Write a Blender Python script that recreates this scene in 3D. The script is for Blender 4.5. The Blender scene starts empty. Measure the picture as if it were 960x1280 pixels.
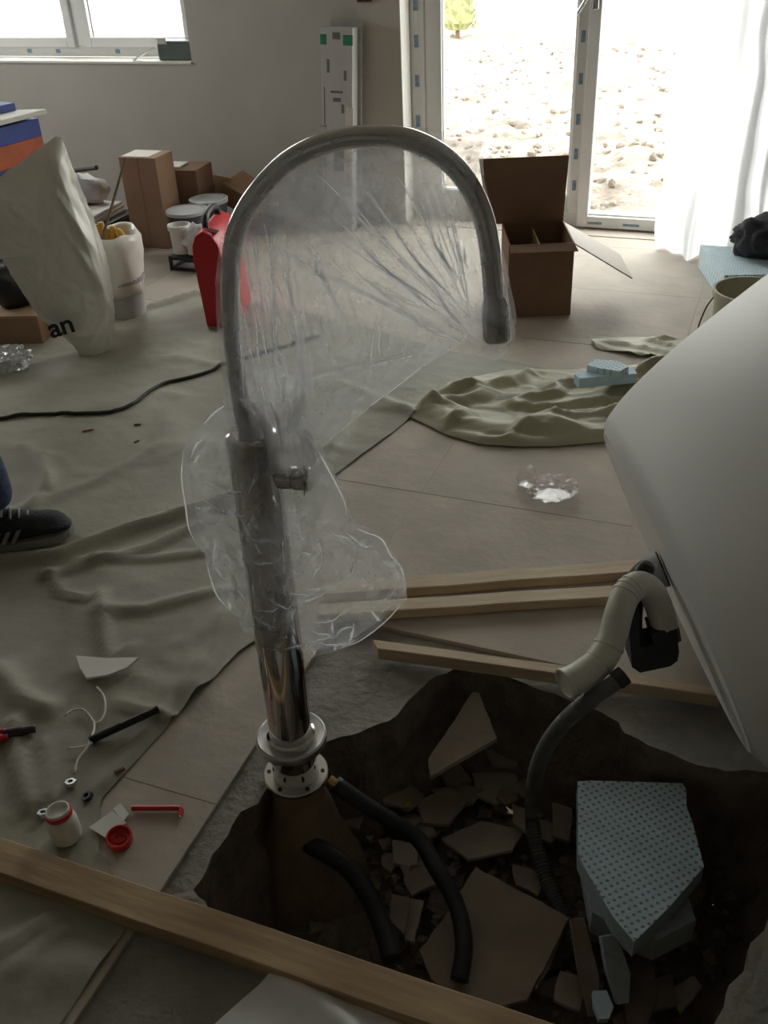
import bpy, bmesh, math, random
from mathutils import Vector, Matrix, noise
from mathutils.geometry import tessellate_polygon

# ------------------------------------------------------------------ camera
FPX, PITCH, ROLL, YAW, CAMH = 1200.0, math.radians(32.5), math.radians(2.9), math.radians(22.5), 1.45
HEAD = Vector((-math.sin(YAW), math.cos(YAW), 0)); RGT = Vector((math.cos(YAW), math.sin(YAW), 0))
FW = HEAD * math.cos(PITCH) + Vector((0, 0, -math.sin(PITCH)))
UP0 = HEAD * math.sin(PITCH) + Vector((0, 0, math.cos(PITCH)))
RT = RGT * math.cos(ROLL) - UP0 * math.sin(ROLL)
UP = UP0 * math.cos(ROLL) + RGT * math.sin(ROLL)
CAM = Vector((0, 0, CAMH))
scene = bpy.context.scene
col = scene.collection
cd = bpy.data.cameras.new('camera'); cam = bpy.data.objects.new('camera', cd); col.objects.link(cam)
cd.sensor_fit = 'VERTICAL'; cd.sensor_height = 24.0; cd.lens = FPX / 1280 * 24.0; cd.clip_start = .02; cd.clip_end = 300
cam.matrix_world = Matrix(((RT.x, UP.x, -FW.x, 0), (RT.y, UP.y, -FW.y, 0), (RT.z, UP.z, -FW.z, CAMH), (0, 0, 0, 1)))
scene.camera = cam

# ------------------------------------------------------------------ sky, light, exposure
world = bpy.data.worlds.new('overcast_sky'); scene.world = world; world.use_nodes = True
bg = world.node_tree.nodes['Background']
bg.inputs[0].default_value = (1.0, 0.985, 0.96, 1); bg.inputs[1].default_value = 5.0
scene.view_settings.view_transform = 'Standard'; scene.view_settings.look = 'None'
scene.view_settings.gamma = 1; scene.view_settings.use_curve_mapping = False
scene.view_settings.exposure = 0.68
scene.cycles.transparent_max_bounces = 24
scene.cycles.max_bounces = 10; scene.cycles.diffuse_bounces = 6
scene.cycles.caustics_reflective = False; scene.cycles.caustics_refractive = False
scene.cycles.sample_clamp_indirect = 6
def portal(name, loc, sx, sz, rot=(math.radians(-90), 0, 0)):
    l = bpy.data.lights.new(name, 'AREA'); l.shape = 'RECTANGLE'; l.size = sx; l.size_y = sz
    l.cycles.is_portal = True
    o = bpy.data.objects.new(name, l); col.objects.link(o); o.location = loc
    o.rotation_euler = rot      # faces into the room
    return o
portal('door_portal', (-.89, 5.10, 1.1), 1.80, 2.3)
portal('window_portal', (-3.73, 5.10, 1.45), 1.60, 1.36)
portal('added_window_portal', (-5.22, 3.5, 1.5), 1.30, 1.6, (0, math.radians(-90), 0))  # portal of the added, unseen side window

# ------------------------------------------------------------------ pixel geometry helpers (points on real planes)
def ray(x, y): return FW * FPX + RT * (x - 480) + UP * (640 - y)
def fl(x, y, z=0.0):
    d = ray(x, y); return CAM + d * ((z - CAMH) / d.z)
def onv(x, y, v):
    d = ray(x, y); return CAM + d * (v / d.y)
def dep(x, y, depth): return CAM + ray(x, y) * (depth / FPX)
def plane(x, y, p, n):
    d = ray(x, y); return CAM + d * ((p - CAM).dot(n) / d.dot(n))
def proj(p):
    v = p - CAM; z = v.dot(FW); return 480 + FPX * v.dot(RT) / z, 640 - FPX * v.dot(UP) / z, z
def face(x, y, base):                                   # vertical plane through base that faces the camera heading
    return plane(x, y, base, HEAD)
def hgt(base, y):
    a, b = -1.0, 1.44
    for _ in range(50):
        m = (a + b) / 2
        if proj(Vector((base.x, base.y, m)))[1] > y: a = m
        else: b = m
    return a
def V(*a): return Vector(a)
R = random.Random(7)
def nz(p, k=1.0, off=0.0): return noise.noise(Vector((p[0] * k + off, p[1] * k + off * .7, p[2] * k - off)))

# ------------------------------------------------------------------ materials
MATS = {}
def mat(name, c, rough=.7, var=.18, scale=8, bump=0, bscale=None, metal=0, c2=None, detail=4, stretch=None, spec=.5, sheen=None, trans=0):
    if name in MATS: return MATS[name]
    m = bpy.data.materials.new(name); m.use_nodes = True; nt = m.node_tree; N = nt.nodes; L = nt.links
    b = N['Principled BSDF']; b.inputs['Roughness'].default_value = rough; b.inputs['Metallic'].default_value = metal
    b.inputs['Specular IOR Level'].default_value = spec
    tc = N.new('ShaderNodeTexCoord'); mp = N.new('ShaderNodeMapping'); L.new(tc.outputs['Object'], mp.inputs[0])
    if stretch: mp.inputs['Scale'].default_value = stretch
    n = N.new('ShaderNodeTexNoise'); n.inputs['Scale'].default_value = scale; n.inputs['Detail'].default_value = detail
    L.new(mp.outputs[0], n.inputs['Vector'])
    mr = N.new('ShaderNodeMapRange'); mr.inputs[1].default_value = .3; mr.inputs[2].default_value = .7; L.new(n.outputs['Fac'], mr.inputs[0])
    mx = N.new('ShaderNodeMix'); mx.data_type = 'RGBA'; L.new(mr.outputs[0], mx.inputs[0])
    d = c2 or tuple(v * (1 - var) for v in c); e = c if c2 else tuple(min(1, v * (1 + var)) for v in c)
    mx.inputs[6].default_value = (*d, 1); mx.inputs[7].default_value = (*e, 1)
    L.new(mx.outputs[2], b.inputs['Base Color'])
    if bump:
        n2 = N.new('ShaderNodeTexNoise'); n2.inputs['Scale'].default_value = bscale or scale * 3; n2.inputs['Detail'].default_value = 5
        L.new(mp.outputs[0], n2.inputs['Vector'])
        bp = N.new('ShaderNodeBump'); bp.inputs['Strength'].default_value = bump; bp.inputs['Distance'].default_value = .01
        L.new(n2.outputs['Fac'], bp.inputs['Height']); L.new(bp.outputs[0], b.inputs['Normal'])
    MATS[name] = m; return m
def film_mat(name, alpha, colr=(.9, .92, .95), rough=.12, bump=.5, bs=14, gloss=.35, trl=.5, g0=.0, var=.4, fwd=.0):
    """thin polythene: mostly see-through, a milky scattering share and a glossy coat"""
    m = bpy.data.materials.new(name); m.use_nodes = True; nt = m.node_tree; N = nt.nodes; L = nt.links
    for n in list(N):
        if n.type != 'OUTPUT_MATERIAL': N.remove(n)
    out = [n for n in N if n.type == 'OUTPUT_MATERIAL'][0]
    tc = N.new('ShaderNodeTexCoord'); ns = N.new('ShaderNodeTexNoise'); ns.inputs['Scale'].default_value = bs
    ns.inputs['Detail'].default_value = 6; ns.inputs['Distortion'].default_value = 1.2
    L.new(tc.outputs['Object'], ns.inputs['Vector'])
    bp = N.new('ShaderNodeBump'); bp.inputs['Strength'].default_value = bump; bp.inputs['Distance'].default_value = .012
    L.new(ns.outputs['Fac'], bp.inputs['Height'])
    tr = N.new('ShaderNodeBsdfTransparent'); di = N.new('ShaderNodeBsdfDiffuse'); tl = N.new('ShaderNodeBsdfTranslucent')
    gl = N.new('ShaderNodeBsdfGlossy'); gl.inputs['Roughness'].default_value = rough
    di.inputs[0].default_value = (*colr, 1); tl.inputs[0].default_value = (*colr, 1)
    for s in (di, tl, gl): L.new(bp.outputs[0], s.inputs['Normal'])
    m1 = N.new('ShaderNodeMixShader'); m1.inputs[0].default_value = trl; L.new(di.outputs[0], m1.inputs[1]); L.new(tl.outputs[0], m1.inputs[2])
    if fwd:                                              # polythene scatters mostly forwards
        rf = N.new('ShaderNodeBsdfRefraction'); rf.inputs['Roughness'].default_value = .72; rf.inputs['IOR'].default_value = 1.06; rf.inputs[0].default_value = (*colr, 1)
        mf = N.new('ShaderNodeMixShader'); mf.inputs[0].default_value = fwd; L.new(m1.outputs[0], mf.inputs[1]); L.new(rf.outputs[0], mf.inputs[2]); m1 = mf
    m2 = N.new('ShaderNodeMixShader')
    ns2 = N.new('ShaderNodeTexNoise'); ns2.inputs['Scale'].default_value = bs * 1.7; ns2.inputs['Detail'].default_value = 5
    L.new(tc.outputs['Object'], ns2.inputs['Vector'])
    mr = N.new('ShaderNodeMapRange'); mr.inputs[1].default_value = .35; mr.inputs[2].default_value = .75
    mr.inputs[3].default_value = min(1, alpha * (1 - var)); mr.inputs[4].default_value = min(1, alpha * (1 + var * 1.7)); L.new(ns2.outputs['Fac'], mr.inputs[0])
    L.new(mr.outputs[0], m2.inputs[0]); L.new(tr.outputs[0], m2.inputs[1]); L.new(m1.outputs[0], m2.inputs[2])
    lw = N.new('ShaderNodeLayerWeight'); lw.inputs[0].default_value = .35; L.new(bp.outputs[0], lw.inputs[1])
    mu = N.new('ShaderNodeMath'); mu.operation = 'MULTIPLY_ADD'; mu.use_clamp = True; mu.inputs[1].default_value = gloss; mu.inputs[2].default_value = g0; L.new(lw.outputs['Fresnel'], mu.inputs[0])
    m3 = N.new('ShaderNodeMixShader'); L.new(mu.outputs[0], m3.inputs[0]); L.new(m2.outputs[0], m3.inputs[1]); L.new(gl.outputs[0], m3.inputs[2])
    L.new(m3.outputs[0], out.inputs[0]); return m
def foam_mat(name, c, dark, pitch):
    m = mat(name, c, .75, .06, 30); nt = m.node_tree; N = nt.nodes; L = nt.links; b = N['Principled BSDF']
    tc = N.new('ShaderNodeTexCoord'); mp = N.new('ShaderNodeMapping'); mp.inputs['Rotation'].default_value = (0, 0, .78)
    L.new(tc.outputs['Object'], mp.inputs[0]); sx = N.new('ShaderNodeSeparateXYZ'); L.new(mp.outputs[0], sx.inputs[0])
    def sn(o):
        a = N.new('ShaderNodeMath'); a.operation = 'MULTIPLY'; a.inputs[1].default_value = 6.283 / pitch; L.new(o, a.inputs[0])
        s = N.new('ShaderNodeMath'); s.operation = 'SINE'; L.new(a.outputs[0], s.inputs[0]); return s.outputs[0]
    mu = N.new('ShaderNodeMath'); mu.operation = 'ADD'; L.new(sn(sx.outputs[0]), mu.inputs[0]); L.new(sn(sx.outputs[1]), mu.inputs[1])
    mr = N.new('ShaderNodeMapRange'); mr.inputs[1].default_value = .7; mr.inputs[2].default_value = 1.5; L.new(mu.outputs[0], mr.inputs[0])
    old = b.inputs['Base Color'].links[0].from_socket
    mx = N.new('ShaderNodeMix'); mx.data_type = 'RGBA'; L.new(mr.outputs[0], mx.inputs[0]); L.new(old, mx.inputs[6]); mx.inputs[7].default_value = (*dark, 1)
    L.new(mx.outputs[2], b.inputs['Base Color'])
    bp = N.new('ShaderNodeBump'); bp.invert = True; bp.inputs['Strength'].default_value = .6; bp.inputs['Distance'].default_value = .004
    L.new(mr.outputs[0], bp.inputs['Height']); L.new(bp.outputs[0], b.inputs['Normal']); return m
def wood_mat(name, c, c2):
    m = mat(name, c, .65, c2=c2, scale=6, stretch=(1.0, 9, 9), bump=.12, bscale=9); return m

plaster = mat('grey_plaster', (.49, .47, .435), .9, .05, 3, .12, 60)
reveal_m = mat('white_reveal_plaster', (.8, .79, .75), .9, .04, 3)
concrete = mat('rough_concrete', (.31, .295, .27), .95, .22, 9, .6, 50)
tile_m = mat('dusty_tan_tile', (.48, .43, .37), .7, .13, 5, .2, 30, detail=8, spec=.3)
grout_m = mat('dusty_grout', (.45, .40, .34), .9, .15, 20)
soil = mat('damp_brown_soil', (.21, .17, .135), .95, .3, 18, .9, 70)
ground_m = mat('pale_dry_earth', (.42, .37, .32), .95, c2=(.17, .14, .115), scale=5, bump=1.0, bscale=45, detail=9)
pvc = mat('white_pvc_profile', (.74, .74, .73), .35, .03, 5)
pvc_film = mat('profile_protective_film', (.66, .66, .64), .4, .05, 12)
gasket = mat('black_gasket', (.03, .03, .03), .6)
blueprint = mat('blue_grey_film_print', (.18, .27, .36), .5, .3, 60)
cloth_m = mat('olive_polythene_drop_cloth', (.335, .322, .265), .6, .16, 3, .35, 16, detail=8, spec=.3)
cloth_m2 = mat('olive_polythene_crumpled', (.44, .42, .30), .5, .12, 5, .2, 22, spec=.4)
chrome = mat('chrome', (.62, .61, .60), .07, .02, 5, metal=1)
satin = mat('satin_steel', (.68, .68, .68), .25, .04, 20, metal=1)
steelring = mat('brushed_ring', (.62, .62, .62), .38, .05, 20, metal=1)
black = mat('black_rubber', (.022, .023, .026), .5, .2, 20)
blackpl = mat('black_plastic', (.018, .018, .02), .4, .2, 20)
brass = mat('brass', (.6, .42, .18), .3, .1, 30, metal=1)
acrylic = mat('white_acrylic', (.70, .70, .69), .5, .015, 2, spec=.3)
acr_lit_under = mat('white_acrylic_lit_underside', (.88, .88, .88), .4, .03, 4)  # lighter copy of the acrylic: side light painted into the underside
whitehose = mat('ivory_flexible_pipe', (.66, .65, .56), .4, .05, 10)
greynut = mat('grey_plastic', (.55, .55, .54), .5, .05, 20)
conduit_m = mat('grey_conduit', (.14, .14, .135), .55, .2, 30)
wood = wood_mat('pale_pine', (.68, .55, .38), (.54, .42, .28))
wood2 = wood_mat('dirty_pine', (.50, .355, .20), (.33, .22, .12))
card = mat('brown_cardboard', (.33, .205, .125), .85, .1, 6, .1, 80)
carddk = mat('dark_cardboard', (.23, .135, .085), .85, .1, 6, .1, 80)
cardlt = mat('pale_cardboard', (.46, .32, .20), .85, .08, 6)
cardwh = mat('white_lined_cardboard', (.72, .68, .63), .7, .05, 6)
redpl = mat('red_plastic', (.56, .025, .035), .4, .06, 10)
redbr = mat('bright_red_plastic', (.62, .03, .025), .35, .06, 10)
whitepl = mat('white_plastic', (.75, .75, .70), .4, .05, 10)
whitepaper = mat('white_paper', (.72, .71, .67), .8, .06, 14)
bagwhite = mat('white_polythene_bag', (.78, .77, .70), .33, .06, 6, .35, 14)
greybucket = mat('grey_bucket', (.40, .40, .39), .5, .08, 10)
foam_b = foam_mat('blue_foam_dimpled', (.47, .60, .66), (.20, .29, .34), .0130)
foam_b2 = foam_mat('pale_blue_foam_dimpled', (.64, .79, .88), (.40, .53, .62), .016)
foam_p = mat('blue_foam_cut', (.33, .40, .43), .85, .15, 40, .3, 90)
foam_lt = mat('light_blue_foam', (.56, .73, .86), .8, .08, 20, .2, 60)
membrane = mat('white_membrane', (.90, .90, .91), .7, c2=(.74, .74, .75), scale=9, bump=.3, bscale=14)
shard_m = mat('tile_biscuit', (.33, .275, .215), .85, .15, 10, .25, 40)
shard_w = mat('pale_tile_back', (.44, .385, .315), .85, .12, 10, .25, 40)
olive_pail = mat('dusty_olive_pail', (.50, .48, .37), .6, .12, 12)
denim = mat('blue_denim', (.06, .085, .16), .9, .3, 60, .3, 200)
sneaker = mat('black_sneaker_fabric', (.02, .026, .03), .8, .3, 40, .3, 120)
sole_m = mat('grey_rubber_sole', (.27, .27, .25), .7, .1, 20)
stripe_m = mat('grey_stripe', (.26, .24, .23), .6)
lace_m = mat('pale_lace', (.35, .36, .36), .8)
dkcloth = mat('charcoal_fabric', (.045, .045, .055), .9, .4, 20, .6, 60)
film_clear = film_mat('clear_wrinkled_film', .265, (.92, .95, 1), .25, .2, 13, .10, .85, .0, .3, .4)
crease_glint = film_mat('white_crease_glint', .95, (1, 1, 1), .3, .0, 20, .0, 1.0, .0, .05, .3)  # white folds standing for the glints on the plastic wraps
film_bag = film_mat('clear_crumpled_bag', .24, (.95, .97, 1), .2, .2, 12, .12, .8, .01, .2, .3)
film_cup = film_mat('clear_thin_plastic', .2, (.95, .84, .84), .2, .3, 16, .3)
curtain_m = film_mat('milky_polythene_curtain', 1.6, (.95, .96, .98), .25, .15, 5, .15, .85)
def glass_mat():
    m = bpy.data.materials.new('window_glass'); m.use_nodes = True; nt = m.node_tree; N = nt.nodes; L = nt.links
    N.remove(N['Principled BSDF']); out = N['Material Output']
    tr = N.new('ShaderNodeBsdfTransparent'); tr.inputs[0].default_value = (.95, .97, .96, 1)
    gl = N.new('ShaderNodeBsdfGlossy'); gl.inputs['Roughness'].default_value = .02
    ns = N.new('ShaderNodeTexNoise'); ns.inputs['Scale'].default_value = 3
    mr = N.new('ShaderNodeMapRange'); mr.inputs[3].default_value = .04; mr.inputs[4].default_value = .08; L.new(ns.outputs[0], mr.inputs[0])
    mx = N.new('ShaderNodeMixShader'); L.new(mr.outputs[0], mx.inputs[0]); L.new(tr.outputs[0], mx.inputs[1]); L.new(gl.outputs[0], mx.inputs[2])
    L.new(mx.outputs[0], out.inputs[0]); return m
glass = glass_mat()

# ------------------------------------------------------------------ mesh building
class MB:
    def __init__(s): s.v = []; s.f = []
    def add(s, vs, fs):
        o = len(s.v); s.v += [Vector(p) for p in vs]; s.f += [tuple(i + o for i in f) for f in fs]; return s
    def bm(s, b, M=None):
        b.verts.index_update(); s.add([(M @ v.co if M else v.co.copy()) for v in b.verts], [[v.index for v in f.verts] for f in b.faces]); b.free(); return s
    def box(s, c, size, M=None, bev=0.0, seg=2):
        b = bmesh.new(); bmesh.ops.create_cube(b, size=1)
        for v in b.verts: v.co = Vector((v.co.x * size[0], v.co.y * size[1], v.co.z * size[2]))
        if bev: bmesh.ops.bevel(b, geom=b.edges[:], offset=bev, segments=seg, affect='EDGES', profile=.5)
        T = Matrix.Translation(Vector(c)) @ (M.to_4x4() if M else Matrix())
        return s.bm(b, T)
    def bx(s, x0, x1, y0, y1, z0, z1, bev=0): return s.box(((x0 + x1) / 2, (y0 + y1) / 2, (z0 + z1) / 2), (x1 - x0, y1 - y0, z1 - z0), None, bev)
    def prism(s, pts, off):
        n = len(pts); P = [Vector(p) for p in pts]; off = Vector(off)
        tri = tessellate_polygon([P])
        s.add(P + [p + off for p in P], [tuple(t) for t in tri] + [tuple(i + n for i in t[::-1]) for t in tri] + [(i, (i + 1) % n, (i + 1) % n + n, i + n) for i in range(n)])
        return s
    def tube(s, pts, r, seg=12, cap=True, smooth=6, ring=None, hollow=False):
        P = catmull(pts, smooth) if smooth > 1 and len(pts) > 2 else [Vector(p) for p in pts]
        n = len(P); o = len(s.v); t0 = (P[1] - P[0]).normalized()
        a = t0.orthogonal().normalized(); vs = []
        for i in range(n):
            t = (P[min(i + 1, n - 1)] - P[max(i - 1, 0)]).normalized()
            a = (a - t * a.dot(t)).normalized(); b = t.cross(a)
            rr = r(i / (n - 1)) if callable(r) else r
            vs += [P[i] + (a * math.cos(2 * math.pi * k / seg) + b * math.sin(2 * math.pi * k / seg)) * rr for k in range(seg)]
        fs = [(i * seg + k, i * seg + (k + 1) % seg, (i + 1) * seg + (k + 1) % seg, (i + 1) * seg + k) for i in range(n - 1) for k in range(seg)]
        if cap: fs += [tuple(range(seg))[::-1], tuple((n - 1) * seg + k for k in range(seg))]
        return s.add(vs, fs)
    def lathe(s, c, prof, seg=32, axis=Vector((0, 0, 1)), jig=None, cap=True):
        axis = axis.normalized(); a = axis.orthogonal().normalized(); b = axis.cross(a); c = Vector(c); n = len(prof)
        vs = []
        for j, (r, h) in enumerate(prof):
            for k in range(seg):
                q = 2 * math.pi * k / seg; p = c + axis * h + (a * math.cos(q) + b * math.sin(q)) * r
                vs.append(jig(p, j, q) if jig else p)
        fs = [(j * seg + k, j * seg + (k + 1) % seg, (j + 1) * seg + (k + 1) % seg, (j + 1) * seg + k) for j in range(n - 1) for k in range(seg)]
        if cap and prof[0][0] > 1e-5: fs.append(tuple(range(seg))[::-1])
        if cap and prof[-1][0] > 1e-5: fs.append(tuple((n - 1) * seg + k for k in range(seg)))
        return s.add(vs, fs)
    def grid(s, fn, nu, nv):
        s_v = [fn(i / nu, j / nv) for i in range(nu + 1) for j in range(nv + 1)]
        return s.add(s_v, [(i * (nv + 1) + j, (i + 1) * (nv + 1) + j, (i + 1) * (nv + 1) + j + 1, i * (nv + 1) + j + 1) for i in range(nu) for j in range(nv)])
def catmull(P, n):
    P = [Vector(p) for p in P]; Q = [P[0] * 2 - P[1]] + P + [P[-1] * 2 - P[-2]]; out = []
    for i in range(1, len(Q) - 2):
        for k in range(n):
            t = k / n; a, b, c, d = Q[i - 1], Q[i], Q[i + 1], Q[i + 2]
            out.append(.5 * ((2 * b) + (c - a) * t + (2 * a - 5 * b + 4 * c - d) * t * t + (3 * b - a - 3 * c + d) * t ** 3))
    out.append(P[-1]); return out
def origin(o):
    p = Vector((0, 0, 0))
    while o: p = p + o.location; o = o.parent
    return p
def tag(o, label=None, cat=None, group=None, kind=None):
    if label: o['label'] = label
    if cat: o['category'] = cat
    if group: o['group'] = group
    if kind: o['kind'] = kind
    return o
def ob(name, mb, m, parent=None, smooth=False, label=None, cat=None, group=None, kind=None, angle=None):
    me = bpy.data.meshes.new(name)
    if parent is None:
        n = len(mb.v); c = Vector((sum(v.x for v in mb.v) / n, sum(v.y for v in mb.v) / n, min(v.z for v in mb.v)))
        base = c
    else: base = origin(parent); c = Vector((0, 0, 0))
    me.from_pydata([v - base for v in mb.v], [], mb.f)
    b = bmesh.new(); b.from_mesh(me); bmesh.ops.recalc_face_normals(b, faces=b.faces); b.to_mesh(me); b.free()
    me.materials.append(m)
    if smooth:
        for p in me.polygons: p.use_smooth = True
        if angle: me.set_sharp_from_angle(angle=math.radians(angle))
    o = bpy.data.objects.new(name, me); col.objects.link(o); o.location = c
    if parent is not None: o.parent = parent
    return tag(o, label, cat, group, kind)
def empty(name, loc, label, cat, group=None):
    o = bpy.data.objects.new(name, None); col.objects.link(o); o.location = loc; o.empty_display_size = .05
    return tag(o, label, cat, group)
def rotz(a): return Matrix.Rotation(a, 3, 'Z')

def inside(x, y, poly):
    c = False; n = len(poly); j = n - 1
    for i in range(n):
        xi, yi = poly[i]; xj, yj = poly[j]
        if (yi > y) != (yj > y) and x < (xj - xi) * (y - yi) / (yj - yi) + xi: c = not c
        j = i
    return c
def near_edge(x, y, poly):
    best = (1e9, None)
    for i in range(len(poly)):
        ax, ay = poly[i - 1]; bx, by = poly[i]; dx, dy = bx - ax, by - ay; l = dx * dx + dy * dy or 1e-9
        t = max(0, min(1, ((x - ax) * dx + (y - ay) * dy) / l)); qx, qy = ax + dx * t, ay + dy * t
        d = math.hypot(x - qx, y - qy)
        if d < best[0]: best = (d, (qx, qy))
    return best
def segd(x, y, a, b):
    dx, dy = b[0] - a[0], b[1] - a[1]; l = dx * dx + dy * dy or 1e-9
    t = max(0, min(1, ((x - a[0]) * dx + (y - a[1]) * dy) / l)); return math.hypot(x - a[0] - dx * t, y - a[1] - dy * t), t
def sheet(poly, step, zf):
    """a floor sheet: grid over a (u, v) polygon, its border snapped to the outline"""
    x0 = min(p[0] for p in poly); x1 = max(p[0] for p in poly); y0 = min(p[1] for p in poly); y1 = max(p[1] for p in poly)
    nx = int((x1 - x0) / step) + 1; ny = int((y1 - y0) / step) + 1; idx = {}; vs = []; fs = []
    ins = [[inside(x0 + (i + .5) * step, y0 + (j + .5) * step, poly) for j in range(ny)] for i in range(nx)]
    cnt = {}
    for i in range(nx):
        for j in range(ny):
            if ins[i][j]:
                f = []
                for a, b in ((i, j), (i + 1, j), (i + 1, j + 1), (i, j + 1)):
                    if (a, b) not in idx: idx[(a, b)] = len(vs); vs.append((x0 + a * step, y0 + b * step))
                    f.append(idx[(a, b)]); cnt[(a, b)] = cnt.get((a, b), 0) + 1
                fs.append(tuple(f))
    out = [None] * len(vs)
    for k, i in idx.items():
        x, y = vs[i]
        if cnt[k] < 4: x, y = near_edge(x, y, poly)[1]
        out[i] = Vector((x, y, zf(x, y)))
    m = MB(); m.v = out; m.f = fs; return m

# ================================================================== THE SETTING
PIT = [(409, 924), (385, 940), (352, 964), (333, 988), (318, 1003), (300, 1013), (283, 1045), (262, 1076), (243, 1112), (262, 1140), (300, 1180),
       (335, 1212), (372, 1216), (470, 1250), (600, 1296), (740, 1330), (850, 1325), (890, 1280), (960, 1150), (1000, 1080), (1004, 1010), (960, 965), (880, 960), (853, 947), (813, 930),
       (783, 918), (773, 903), (750, 887), (697, 869), (640, 848), (575, 836), (545, 846), (520, 870), (490, 899), (450, 914)]
ZC = -.012
pit = [fl(x, y, ZC) for x, y in PIT]
U0, U1, V0, V1, ZT = -5.0, 2.6, -2.4, 4.78, 2.6
def build_floor():
    outer = [V(U0 - .2, V0 - .2, ZC), V(U1 + .2, V0 - .2, ZC), V(U1 + .2, 5.08, ZC), V(U0 - .2, 5.08, ZC)]
    # jagged broken pit rim
    rim = []
    for i in range(len(pit)):
        a, b = pit[i], pit[(i + 1) % len(pit)]; n = max(2, int((b - a).length / .018))
        for k in range(n):
            p = a.lerp(b, k / n); q = V(nz(p, 22), nz(p, 22, 9), 0) * .014
            rim.append(V(p.x + q.x, p.y + q.y, ZC))
    allp = outer + rim
    tri = tessellate_polygon([outer, rim])
    m = MB(); m.add(allp, [tuple(t) for t in tri])
    fl_o = ob('floor', m, concrete, kind='structure', label='grey concrete subfloor broken open around the pit')
    # pit walls and bottom
    w = MB(); n = len(rim); cen = sum(rim, V(0, 0, 0)) / n; L = 7; vs = []
    for j in range(L):
        t = j / (L - 1)
        for p in rim:
            d = (p - cen); d.z = 0
            q = p + d.normalized() * (.02 * math.sin(t * 3.1)) - d * (.16 * t * t)
            q.z = ZC - .33 * t; k = nz(q, 12, 3) * .035 * min(1, t * 4)
            vs.append(q + d.normalized() * k + V(0, 0, nz(q, 15, 5) * .012 * min(1, t * 4)))
    fs = [(j * n + k, j * n + (k + 1) % n, (j + 1) * n + (k + 1) % n, (j + 1) * n + k) for j in range(L - 1) for k in range(n)]
    w.add(vs, fs)
    ob('pit_wall', w, soil, fl_o)
    bot = [(p.x, p.y) for p in vs[(L - 1) * n:]]
    poly = [(cen.x + (x - cen.x) * 1.06, cen.y + (y - cen.y) * 1.06) for x, y in bot]
    b = sheet(poly, .016, lambda x, y: ZC - .315 + nz((x, y, 0), 9) * .03 + nz((x, y, 2), 30) * .014)
    ob('pit_bottom', b, soil, fl_o)
    g_ = MB(); zg = -.0012
    for (x0, x1, y0, y1) in ((U0, -.806, V0, V1), (-.806, U1, 1.632, V1), (.394, U1, V0, 1.632), (-.806, .394, V0, .432)):
        g_.add([V(x0, y0, zg), V(x1, y0, zg), V(x1, y1, zg), V(x0, y1, zg)], [(0, 1, 2, 3)])
    ob('grout', g_, grout_m, fl_o, kind='stuff')
    # 60 x 60 cm tiles (two by two taken up around the pit)
    S = .6; g = .0016; mb = MB(); mb.bx(g / 2, S - g / 2, g / 2, S - g / 2, ZC, 0, .0006)
    me = None; k = 0
    for i in range(-7, 6):
        for j in range(-6, 6):
            u = -.806 + i * S; v = 1.632 + j * S
            if i in (0, 1) and j in (-2, -1): continue
            if u + S < U0 or u > U1 or v + S < V0 or v > V1: continue
            if me is None:
                o = ob('tile', mb, tile_m, fl_o); me = o.data; o.location = V(0, 0, 0) - fl_o.location + V(u, v, 0) + V(0, 0, 0)
                base = fl_o.location.copy()
                for vert in me.vertices: vert.co += base
            else:
                o = bpy.data.objects.new('tile', me); col.objects.link(o); o.parent = fl_o; o.location = V(u, v, 0) - fl_o.location
            o.location.z += R.uniform(-.0012, .0006)
    return fl_o
floor = build_floor()

def wall(name, m, material=plaster):
    return ob(name, m, material, kind='structure')
DU0, DU1, DZ = -1.772, -.012, 2.15         # door opening
WU0, WU1, WZ0, WZ1 = -4.52, -2.94, .765, 2.05
m = MB()
T0, T1 = 4.78, 5.08
m.bx(U0 - .2, WU0, T0, T1, -.05, ZT); m.bx(WU0, WU1, T0, T1, -.05, WZ0); m.bx(WU0, WU1, T0, T1, WZ1, ZT)
m.bx(WU1, DU0, T0, T1, -.05, ZT); m.bx(DU0, DU1, T0, T1, DZ, ZT); m.bx(DU1, U1 + .2, T0, T1, -.05, ZT)
wall('wall_back', m)
m = MB(); m.bx(U0 - .2, U0, V0, 2.7, -.05, ZT); m.bx(U0 - .2, U0, 4.3, T0, -.05, ZT); m.bx(U0 - .2, U0, 2.7, 4.3, -.05, .85); m.bx(U0 - .2, U0, 2.7, 4.3, 2.15, ZT); wall('wall_left', m)
m = MB(); m.bx(U1, U1 + .2, V0, T0, -.05, ZT); wall('wall_right', m)
m = MB(); m.bx(U0 - .2, U1 + .2, V0 - .2, V0, -.05, ZT); wall('wall_rear', m)
m = MB(); m.bx(U0 - .2, U1 + .2, V0 - .2, T1, ZT, ZT + .15); wall('ceiling', m, reveal_m)
# white corner lining of the door reveal, threshold
m = MB(); m.bx(DU0, DU0 + .004, T0 - .002, 4.90, 0, DZ); ob('trim_1', m, reveal_m, kind='structure')
m = MB(); m.bx(DU0, DU1, T0 + .0, T1 + .06, -.05, .004); ob('trim_2', m, tile_m, kind='structure')
m = MB(); m.bx(WU0, WU1, T0 - .012, 4.93, WZ0 - .001, WZ0 + .012, .003); ob('trim_3', m, reveal_m, kind='structure')

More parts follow.
